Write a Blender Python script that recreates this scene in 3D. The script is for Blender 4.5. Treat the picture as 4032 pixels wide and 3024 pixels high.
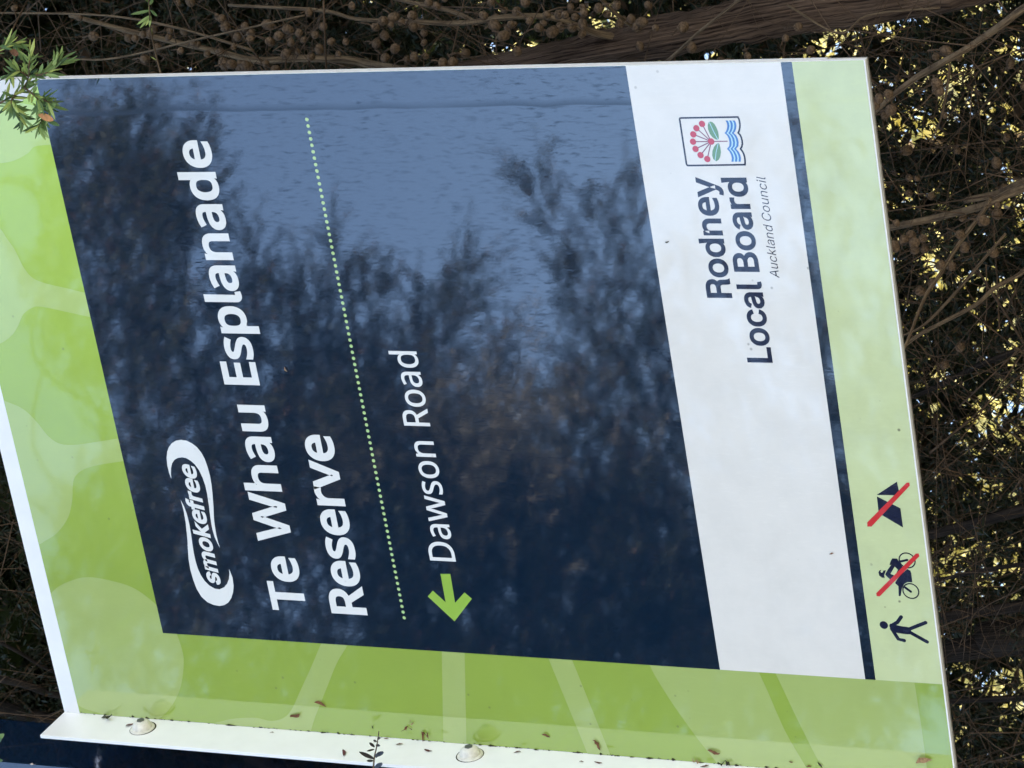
import bpy, math, random, json
import numpy as np
from mathutils import Matrix, Vector
from mathutils.geometry import tessellate_polygon

for _o in list(bpy.data.objects):
    bpy.data.objects.remove(_o)
scene = bpy.context.scene
COL = scene.collection
random.seed(7)
RNG = np.random.default_rng(7)

# ------------------------------------------------------------------ camera
W = 0.60            # width in metres of the navy print field; sign plane is y = 0, facing -y
ZB = 2.70           # height of the lower edge of the navy field above the ground
FPX = 12655.64      # focal length in pixels of the 4032 x 3024 photograph
CAM = np.array([2.3648 * W, -4.0701 * W, -1.9121 * W + ZB])
ROT = np.array([[-0.1617, 0.4084, -0.8983],      # image right
                [-0.9121, -0.4094, -0.0220],     # image down
                [-0.3767, 0.8158, 0.4387]])      # forward
_u, _s, _vt = np.linalg.svd(ROT)
ROT = _u @ _vt
cam_data = bpy.data.cameras.new('camera')
cam_data.sensor_fit = 'HORIZONTAL'
cam_data.sensor_width = 36.0
cam_data.lens = FPX / 4032 * 36.0
cam_data.clip_start = 0.05
cam_data.clip_end = 2000.0
cam_data.dof.use_dof = True
cam_data.dof.focus_distance = 3.02
cam_data.dof.aperture_fstop = 46.0
cam = bpy.data.objects.new('camera', cam_data)
COL.objects.link(cam)
cam.matrix_world = Matrix(((ROT[0][0], -ROT[1][0], -ROT[2][0], CAM[0]),
                           (ROT[0][1], -ROT[1][1], -ROT[2][1], CAM[1]),
                           (ROT[0][2], -ROT[1][2], -ROT[2][2], CAM[2]),
                           (0, 0, 0, 1)))
scene.camera = cam

# ------------------------------------------------------------------ sky, sun, exposure
SUN_DIR = Vector((0.76, 0.22, 0.61)).normalized()      # towards the sun: right of and a little behind the sign
world = bpy.data.worlds.new('World')
scene.world = world
world.use_nodes = True
wn = world.node_tree
bg = wn.nodes['Background']
sky = wn.nodes.new('ShaderNodeTexSky')
sky.sky_type = 'NISHITA'
sky.sun_disc = False
sky.sun_elevation = math.asin(SUN_DIR.z)
sky.sun_rotation = math.atan2(SUN_DIR.x, SUN_DIR.y)
sky.air_density = 1.0
sky.dust_density = 2.0
sky.ozone_density = 1.3
wn.links.new(sky.outputs['Color'], bg.inputs['Color'])
bg.inputs['Strength'].default_value = 0.15
sun_data = bpy.data.lights.new('sun', 'SUN')
sun_data.energy = 4.5
sun_data.angle = math.radians(0.5)
sun_data.color = (1.0, 0.93, 0.82)
sun = bpy.data.objects.new('sun', sun_data)
COL.objects.link(sun)
sun.rotation_euler = SUN_DIR.to_track_quat('Z', 'Y').to_euler()
scene.view_settings.view_transform = 'Standard'
scene.view_settings.look = 'None'
scene.view_settings.exposure = 1.9
scene.view_settings.gamma = 1.0
scene.view_settings.use_curve_mapping = False
scene.render.engine = 'CYCLES'
scene.cycles.max_bounces = 8
scene.cycles.diffuse_bounces = 3
scene.cycles.transparent_max_bounces = 8
scene.cycles.sample_clamp_indirect = 6.0

# ------------------------------------------------------------------ helpers
def ray(x, y):
    d = np.array([(x - 2016) / FPX, (y - 1512) / FPX, 1.0]) @ ROT
    return d / np.linalg.norm(d)
def at(x, y, Y=0.0):
    """point of the plane y = Y (metres behind the sign face) seen at photo pixel x, y"""
    d = ray(x, y)
    return CAM + (Y - CAM[1]) / d[1] * d
def at_x(x, y, X):
    d = ray(x, y)
    return CAM + (X - CAM[0]) / d[0] * d
def suv(x, y):
    """photo pixel -> print coordinates (u right, v up, in units of W) on the sign face"""
    p = at(x, y)
    return p[0] / W, (p[2] - ZB) / W
def link(o, parent=None):
    COL.objects.link(o)
    if parent is not None:
        o.parent = parent
        if parent.type == 'EMPTY':
            o.matrix_parent_inverse = Matrix.Translation(-parent.location)
    return o
def tag(o, label=None, cat=None, group=None, kind=None):
    if label: o['label'] = label
    if cat: o['category'] = cat
    if group: o['group'] = group
    if kind: o['kind'] = kind
    return o
def empty(name, loc, label, cat, group=None):
    o = bpy.data.objects.new(name, None)
    o.empty_display_size = 0.05
    o.location = Vector([float(a) for a in loc])
    COL.objects.link(o)
    return tag(o, label, cat, group)
def mesh_obj(name, verts, faces, mat, parent=None, smooth=False, uvs=None):
    me = bpy.data.meshes.new(name)
    me.from_pydata([tuple(map(float, v)) for v in verts], [], faces)
    if uvs is not None:
        lay = me.uv_layers.new(name='UVMap')
        idx = np.empty(len(me.loops), dtype=np.int32)
        me.loops.foreach_get('vertex_index', idx)
        lay.data.foreach_set('uv', np.asarray(uvs, dtype=np.float32)[idx].ravel())
    if smooth:
        me.polygons.foreach_set('use_smooth', [True] * len(me.polygons))
    me.materials.append(mat)
    me.update()
    return link(bpy.data.objects.new(name, me), parent)
def quads_obj(name, V, mat, parent=None):
    """V: (n, 4, 3) array of loose quads, all in one mesh"""
    n = len(V)
    me = bpy.data.meshes.new(name)
    me.vertices.add(4 * n); me.loops.add(4 * n); me.polygons.add(n)
    me.vertices.foreach_set('co', np.asarray(V, dtype=np.float32).ravel())
    me.loops.foreach_set('vertex_index', np.arange(4 * n, dtype=np.int32))
    me.polygons.foreach_set('loop_start', np.arange(0, 4 * n, 4, dtype=np.int32))
    me.update(calc_edges=True)
    me.materials.append(mat)
    return link(bpy.data.objects.new(name, me), parent)
def box_geo(x0, x1, y0, y1, z0, z1, b=0.0):
    """box with all edges chamfered by b"""
    if b <= 0:
        v = [(x, y, z) for x in (x0, x1) for y in (y0, y1) for z in (z0, z1)]
        f = [(0, 1, 3, 2), (4, 6, 7, 5), (0, 4, 5, 1), (2, 3, 7, 6), (0, 2, 6, 4), (1, 5, 7, 3)]
        return v, f
    import bmesh
    bm = bmesh.new()
    bmesh.ops.create_cube(bm, size=1.0)
    for v in bm.verts:
        v.co = Vector(((x0 + x1) / 2 + v.co.x * (x1 - x0), (y0 + y1) / 2 + v.co.y * (y1 - y0), (z0 + z1) / 2 + v.co.z * (z1 - z0)))
    bmesh.ops.bevel(bm, geom=list(bm.edges), offset=b, segments=2, affect='EDGES', profile=0.6)
    bm.verts.index_update()
    v = [tuple(a.co) for a in bm.verts]
    f = [tuple(a.index for a in p.verts) for p in bm.faces]
    bm.free()
    return v, f
def smooth_path(pts, radii, n):
    """Catmull-Rom through pts (m, 3) -> n points and radii"""
    P = np.asarray(pts, float); r = np.asarray(radii, float)
    m = len(P)
    Q = np.vstack([2 * P[0] - P[1], P, 2 * P[-1] - P[-2]])
    t = np.linspace(0, m - 1 - 1e-6, n)
    i = t.astype(int); f = (t - i)[:, None]
    a, b, c, d = Q[i], Q[i + 1], Q[i + 2], Q[i + 3]
    out = 0.5 * ((2 * b) + (c - a) * f + (2 * a - 5 * b + 4 * c - d) * f ** 2 + (3 * b - a - 3 * c + d) * f ** 3)
    return out, np.interp(t, np.arange(m), r)
def tube_geo(P, r, sides, rough=0.0, seed=0):
    """tube along P with radii r; returns verts, faces, uvs (u along in metres, v round 0..1)"""
    n = len(P)
    T = np.gradient(P, axis=0); T /= np.linalg.norm(T, axis=1)[:, None] + 1e-12
    N = np.cross(T[0], (0.31, 0.57, 0.76)); N /= np.linalg.norm(N)
    rg = np.random.default_rng(seed)
    lob = rg.normal(size=(sides,)) * rough
    V, UV = [], []
    L = np.concatenate([[0], np.cumsum(np.linalg.norm(np.diff(P, axis=0), axis=1))])
    ang = np.linspace(0, 2 * math.pi, sides, endpoint=False)
    for i in range(n):
        N = N - T[i] * np.dot(N, T[i]); N /= np.linalg.norm(N) + 1e-12
        B = np.cross(T[i], N)
        k = r[i] * (1 + (lob + rg.normal(size=sides) * rough * 0.5 if rough else 0))
        ring = P[i] + (np.cos(ang) * k)[:, None] * N + (np.sin(ang) * k)[:, None] * B
        V.append(ring); UV += [(L[i], a) for a in np.abs(ang / math.pi - 1)]
        if rough: lob = lob * 0.8 + rg.normal(size=sides) * rough * 0.45
    V = np.concatenate(V)
    F = []
    for i in range(n - 1):
        for j in range(sides):
            a = i * sides + j; b = i * sides + (j + 1) % sides
            F.append((a, b, b + sides, a + sides))
    F.append(tuple(range(sides - 1, -1, -1))); F.append(tuple(range((n - 1) * sides, n * sides)))
    return V, F, UV
class Bag:
    """collects geometry for one mesh"""
    def __init__(s): s.v, s.f, s.uv, s.n = [], [], [], 0
    def add(s, V, F, UV=None):
        V = np.asarray(V, float)
        s.v.append(V); s.f += [tuple(i + s.n for i in q) for q in F]
        s.uv += list(UV) if UV is not None else [(0, 0)] * len(V)
        s.n += len(V)
    def obj(s, name, mat, parent=None, smooth=True):
        return mesh_obj(name, np.concatenate(s.v), s.f, mat, parent, smooth, s.uv)

# ------------------------------------------------------------------ materials
def new_mat(name):
    m = bpy.data.materials.new(name); m.use_nodes = True
    nt = m.node_tree
    return m, nt, nt.nodes['Principled BSDF'], nt.nodes.new, nt.links.new
def ramp(nt, src, p0, p1, c0=0.0, c1=1.0):
    n = nt.nodes.new('ShaderNodeMapRange')
    n.inputs['From Min'].default_value = p0; n.inputs['From Max'].default_value = p1
    n.inputs['To Min'].default_value = c0; n.inputs['To Max'].default_value = c1
    nt.links.new(src, n.inputs['Value'])
    return n.outputs['Result']
def noise(nt, vec, scale, detail=3.0, rough=0.55, mul=None):
    n = nt.nodes.new('ShaderNodeTexNoise')
    n.inputs['Scale'].default_value = scale; n.inputs['Detail'].default_value = detail
    n.inputs['Roughness'].default_value = rough
    if mul is not None:
        mp = nt.nodes.new('ShaderNodeMapping'); mp.inputs['Scale'].default_value = mul
        nt.links.new(vec, mp.inputs['Vector']); vec = mp.outputs['Vector']
    nt.links.new(vec, n.inputs['Vector'])
    return n.outputs['Fac']
def mathn(nt, op, a, b):
    n = nt.nodes.new('ShaderNodeMath'); n.operation = op
    for i, q in enumerate((a, b)):
        if isinstance(q, (int, float)): n.inputs[i].default_value = q
        else: nt.links.new(q, n.inputs[i])
    return n.outputs[0]
def mixc(nt, fac, a, b):
    n = nt.nodes.new('ShaderNodeMix'); n.data_type = 'RGBA'
    for i, q in ((0, fac), (6, a), (7, b)):
        if isinstance(q, (int, float)): n.inputs[i].default_value = q
        elif isinstance(q, tuple): n.inputs[i].default_value = (*q, 1)
        else: nt.links.new(q, n.inputs[i])
    return n.outputs[2]

def print_material(name, col, streak=1.0, dirt=0.5, dirtcol=(0.10, 0.10, 0.07), col2=None, gloss=0.52):
    """glossy weathered vinyl print: clear film, fine run marks, specks, slightly wavy surface"""
    m, nt, b, N, L = new_mat(name)
    pos = N('ShaderNodeNewGeometry').outputs['Position']
    warp = N('ShaderNodeTexNoise'); warp.inputs['Scale'].default_value = 55.0; warp.inputs['Detail'].default_value = 2.0
    L(pos, warp.inputs['Vector'])
    vm = N('ShaderNodeVectorMath'); vm.operation = 'MULTIPLY_ADD'; vm.inputs[1].default_value = (0.006, 0.0, 0.012)
    L(warp.outputs['Color'], vm.inputs[0]); L(pos, vm.inputs[2])
    wp = vm.outputs[0]
    fine = noise(nt, wp, 1.0, 5.0, 0.66, (360, 360, 62))              # run marks, drawn out vertically
    blot = noise(nt, wp, 1.0, 3.0, 0.6, (120, 120, 34))
    patch = noise(nt, pos, 7.0, 3.0, 0.6, (1, 1, 0.7))
    m1 = mathn(nt, 'MULTIPLY', ramp(nt, fine, 0.53, 0.68), ramp(nt, patch, 0.40, 0.64, 0.35, 1.0))
    m2 = mathn(nt, 'MULTIPLY', ramp(nt, blot, 0.60, 0.74), ramp(nt, patch, 0.35, 0.60, 1.0, 0.2))
    marks = mathn(nt, 'MAXIMUM', m1, mathn(nt, 'MULTIPLY', m2, 0.7))
    # one long wavering water run down the right side
    sp = N('ShaderNodeSeparateXYZ'); L(pos, sp.inputs[0])
    wob = noise(nt, pos, 1.0, 2.0, 0.5, (0, 0, 7.5))
    dx = mathn(nt, 'SUBTRACT', sp.outputs[0], mathn(nt, 'ADD', 0.9400 * W, mathn(nt, 'MULTIPLY', mathn(nt, 'SUBTRACT', wob, 0.5), 0.020)))
    run = mathn(nt, 'MULTIPLY', ramp(nt, dx, -0.0006, 0.0004, 0.0, 1.0), ramp(nt, dx, 0.0008, 0.0075, 1.0, 0.0))
    marks = mathn(nt, 'MAXIMUM', marks, mathn(nt, 'MULTIPLY', run, ramp(nt, patch, 0.3, 0.6, 0.25, 0.75)))
    vor = N('ShaderNodeTexVoronoi'); vor.inputs['Scale'].default_value = 46.0; vor.inputs['Randomness'].default_value = 1.0
    L(pos, vor.inputs['Vector'])
    speck = mathn(nt, 'MULTIPLY', ramp(nt, vor.outputs['Distance'], 0.040, 0.085, 1.0, 0.0),
                  ramp(nt, noise(nt, pos, 14.0, 1.0), 0.46, 0.52))
    film = ramp(nt, noise(nt, pos, 26.0, 5.0, 0.62), 0.42, 0.78, 0.0, 0.16 * dirt)
    d = mathn(nt, 'MAXIMUM', mathn(nt, 'MULTIPLY', speck, 0.75 * dirt + 0.1), film)
    b.inputs['IOR'].default_value = 1.88
    if col2 is not None:                                             # base colour blends from left to right
        col = mixc(nt, ramp(nt, sp.outputs[0], 0.05, 0.60), col, col2)
    L(mixc(nt, d, col, dirtcol), b.inputs['Base Color'])
    L(ramp(nt, marks, 0.0, 1.0, gloss, gloss * (1 - 0.62 * streak)), b.inputs['Specular IOR Level'])
    L(ramp(nt, marks, 0.0, 1.0, 0.02, 0.12), b.inputs['Roughness'])
    wavy = noise(nt, pos, 1.0, 2.0, 0.5, (26, 26, 15))
    peel = noise(nt, pos, 1.0, 3.0, 0.6, (230, 230, 120))
    h = mathn(nt, 'ADD', mathn(nt, 'MULTIPLY', wavy, 1.0), mathn(nt, 'MULTIPLY', peel, 0.24))
    bp = N('ShaderNodeBump'); bp.inputs['Strength'].default_value = 1.0; bp.inputs['Distance'].default_value = 0.000017
    L(h, bp.inputs['Height']); L(bp.outputs['Normal'], b.inputs['Normal'])
    return m
def plain(name, col, rough=0.6, spec=0.5, var=0.2, scale=60.0, bump=0.0, metallic=0.0):
    m, nt, b, N, L = new_mat(name)
    pos = N('ShaderNodeNewGeometry').outputs['Position']
    f = ramp(nt, noise(nt, pos, scale, 4.0), 0.3, 0.7)
    L(mixc(nt, f, tuple(c * (1 - var) for c in col), tuple(min(1, c * (1 + var)) for c in col)), b.inputs['Base Color'])
    b.inputs['Roughness'].default_value = rough
    b.inputs['Specular IOR Level'].default_value = spec
    b.inputs['Metallic'].default_value = metallic
    if bump:
        bp = N('ShaderNodeBump'); bp.inputs['Distance'].default_value = bump
        L(noise(nt, pos, scale * 2.5, 4.0), bp.inputs['Height']); L(bp.outputs['Normal'], b.inputs['Normal'])
    return m
def bark(name, dark, light, ridge=0.007, su=11.0, sv=24.0):
    """stringy bark: ridges drawn out along the limb (uses the tube UVs)"""
    m, nt, b, N, L = new_mat(name)
    uv = N('ShaderNodeTexCoord').outputs['UV']
    n1 = noise(nt, uv, 1.0, 5.0, 0.62, (su, sv, 1))
    n2 = noise(nt, uv, 1.0, 3.0, 0.6, (su * 5, sv * 4, 1))
    h = mathn(nt, 'ADD', mathn(nt, 'MULTIPLY', n1, 0.75), mathn(nt, 'MULTIPLY', n2, 0.25))
    L(mixc(nt, ramp(nt, h, 0.40, 0.62), dark, light), b.inputs['Base Color'])
    b.inputs['Roughness'].default_value = 0.9
    b.inputs['Specular IOR Level'].default_value = 0.2
    bp = N('ShaderNodeBump'); bp.inputs['Distance'].default_value = ridge
    L(h, bp.inputs['Height']); L(bp.outputs['Normal'], b.inputs['Normal'])
    return m
def leaf_material(name, c0, c1, trans=0.35, rough=0.55, c2=None):
    """leaf: colour differs from leaf to leaf; part of the light passes through"""
    m, nt, b, N, L = new_mat(name)
    rnd = N('ShaderNodeNewGeometry').outputs['Random Per Island']
    col = mixc(nt, rnd, c0, c1)
    if c2 is not None:
        col = mixc(nt, ramp(nt, rnd, 0.86, 0.90), col, c2)
    L(col, b.inputs['Base Color'])
    b.inputs['Roughness'].default_value = rough
    b.inputs['Specular IOR Level'].default_value = 0.35
    tr = N('ShaderNodeBsdfTranslucent'); L(col, tr.inputs['Color'])
    mx = N('ShaderNodeMixShader'); mx.inputs[0].default_value = trans
    L(b.outputs[0], mx.inputs[1]); L(tr.outputs[0], mx.inputs[2])
    L(mx.outputs[0], nt.nodes['Material Output'].inputs['Surface'])
    return m

M = {}
M['navy'] = print_material('navy_print', (0.0045, 0.016, 0.036), 1.0, 0.25, (0.05, 0.05, 0.05), None, 1.0)
M['green'] = print_material('green_print', (0.31, 0.43, 0.075), 0.5, 0.35, (0.10, 0.10, 0.07), (0.50, 0.71, 0.12))
M['leafgreen'] = print_material('light_green_print', (0.40, 0.50, 0.16), 0.5, 0.35, (0.10, 0.10, 0.07), (0.58, 0.75, 0.25))
M['pale'] = print_material('pale_green_print', (0.62, 0.69, 0.37), 0.6, 0.9)
M['white'] = print_material('white_print', (0.82, 0.79, 0.73), 0.6, 0.55)
M['letter'] = print_material('white_lettering', (0.86, 0.86, 0.83), 0.4, 0.1)
M['ink'] = print_material('navy_ink', (0.010, 0.014, 0.040), 0.8, 0.2, (0.05, 0.05, 0.05))
M['red'] = print_material('red_print', (0.62, 0.035, 0.04), 0.5, 0.2)
M['crimson'] = print_material('crimson_print', (0.56, 0.045, 0.075), 0.5, 0.2)
M['stalk'] = print_material('maroon_print', (0.22, 0.05, 0.11), 0.5, 0.2)
M['leafprint'] = print_material('leaf_green_print', (0.15, 0.31, 0.16), 0.5, 0.2)
M['blue'] = print_material('wave_blue_print', (0.07, 0.22, 0.54), 0.5, 0.2)
M['cyan'] = print_material('pale_cyan_print', (0.52, 0.78, 0.88), 0.5, 0.2)
M['arrow'] = print_material('arrow_green_print', (0.33, 0.53, 0.08), 0.5, 0.2)
M['dot'] = print_material('dot_green_print', (0.50, 0.68, 0.28), 0.5, 0.2)
M['whitemetal'] = plain('white_painted_metal', (0.88, 0.88, 0.87), 0.35, 0.5, 0.03, 30.0)
M['bolt'] = plain('cream_painted_bolt', (0.72, 0.70, 0.62), 0.45, 0.5, 0.12, 240.0, 0.0004)
M['steel'] = plain('dull_steel', (0.16, 0.16, 0.17), 0.45, 0.5, 0.2, 200.0, 0.0, 0.8)
M['alu'] = plain('grimy_aluminium', (0.34, 0.32, 0.29), 0.5, 0.5, 0.35, 90.0)
M['post'] = print_material('navy_post_paint', (0.0045, 0.015, 0.038), 0.8, 0.2, (0.05, 0.05, 0.05), None, 0.8)
M['grime'] = plain('green_black_grime', (0.045, 0.045, 0.025), 0.95, 0.1, 0.5, 500.0)
M['dry'] = plain('dry_brown_leaf', (0.17, 0.075, 0.035), 0.8, 0.3, 0.45, 400.0)
M['dryred'] = plain('dry_maroon_leaf', (0.10, 0.035, 0.035), 0.8, 0.3, 0.4, 400.0)
M['drytan'] = plain('dry_tan_leaf', (0.36, 0.22, 0.11), 0.8, 0.3, 0.4, 400.0)
M['bark'] = bark('stringy_red_bark', (0.018, 0.010, 0.007), (0.20, 0.135, 0.095))
M['limb'] = bark('grey_tan_bark', (0.070, 0.048, 0.031), (0.26, 0.185, 0.112), 0.0015, 30.0, 5.0)
M['twig'] = plain('dead_twig', (0.10, 0.066, 0.042), 0.9, 0.2, 0.5, 90.0)
M['cone'] = plain('woody_cone', (0.15, 0.10, 0.062), 0.85, 0.2, 0.5, 420.0, 0.0012)
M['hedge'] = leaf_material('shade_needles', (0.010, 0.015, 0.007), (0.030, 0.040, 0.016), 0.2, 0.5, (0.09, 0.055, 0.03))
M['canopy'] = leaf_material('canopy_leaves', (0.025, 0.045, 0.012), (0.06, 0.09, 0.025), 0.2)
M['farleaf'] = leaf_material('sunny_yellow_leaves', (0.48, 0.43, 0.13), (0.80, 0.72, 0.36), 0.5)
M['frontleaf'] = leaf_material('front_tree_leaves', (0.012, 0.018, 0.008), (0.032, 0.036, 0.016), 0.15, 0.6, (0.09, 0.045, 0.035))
M['frontbark'] = bark('dark_front_bark', (0.012, 0.010, 0.008), (0.06, 0.045, 0.035))
M['deadleaf'] = leaf_material('olive_brown_leaves', (0.085, 0.085, 0.065), (0.15, 0.125, 0.10), 0.2)
M['sprig'] = leaf_material('fresh_green_leaves', (0.055, 0.10, 0.028), (0.20, 0.27, 0.075), 0.35, 0.4)
M['darksprig'] = leaf_material('dark_leaves', (0.030, 0.026, 0.028), (0.060, 0.050, 0.050), 0.1, 0.45)
M['orange'] = plain('orange_dying_leaf', (0.62, 0.27, 0.10), 0.7, 0.3, 0.25, 150.0)

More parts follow.
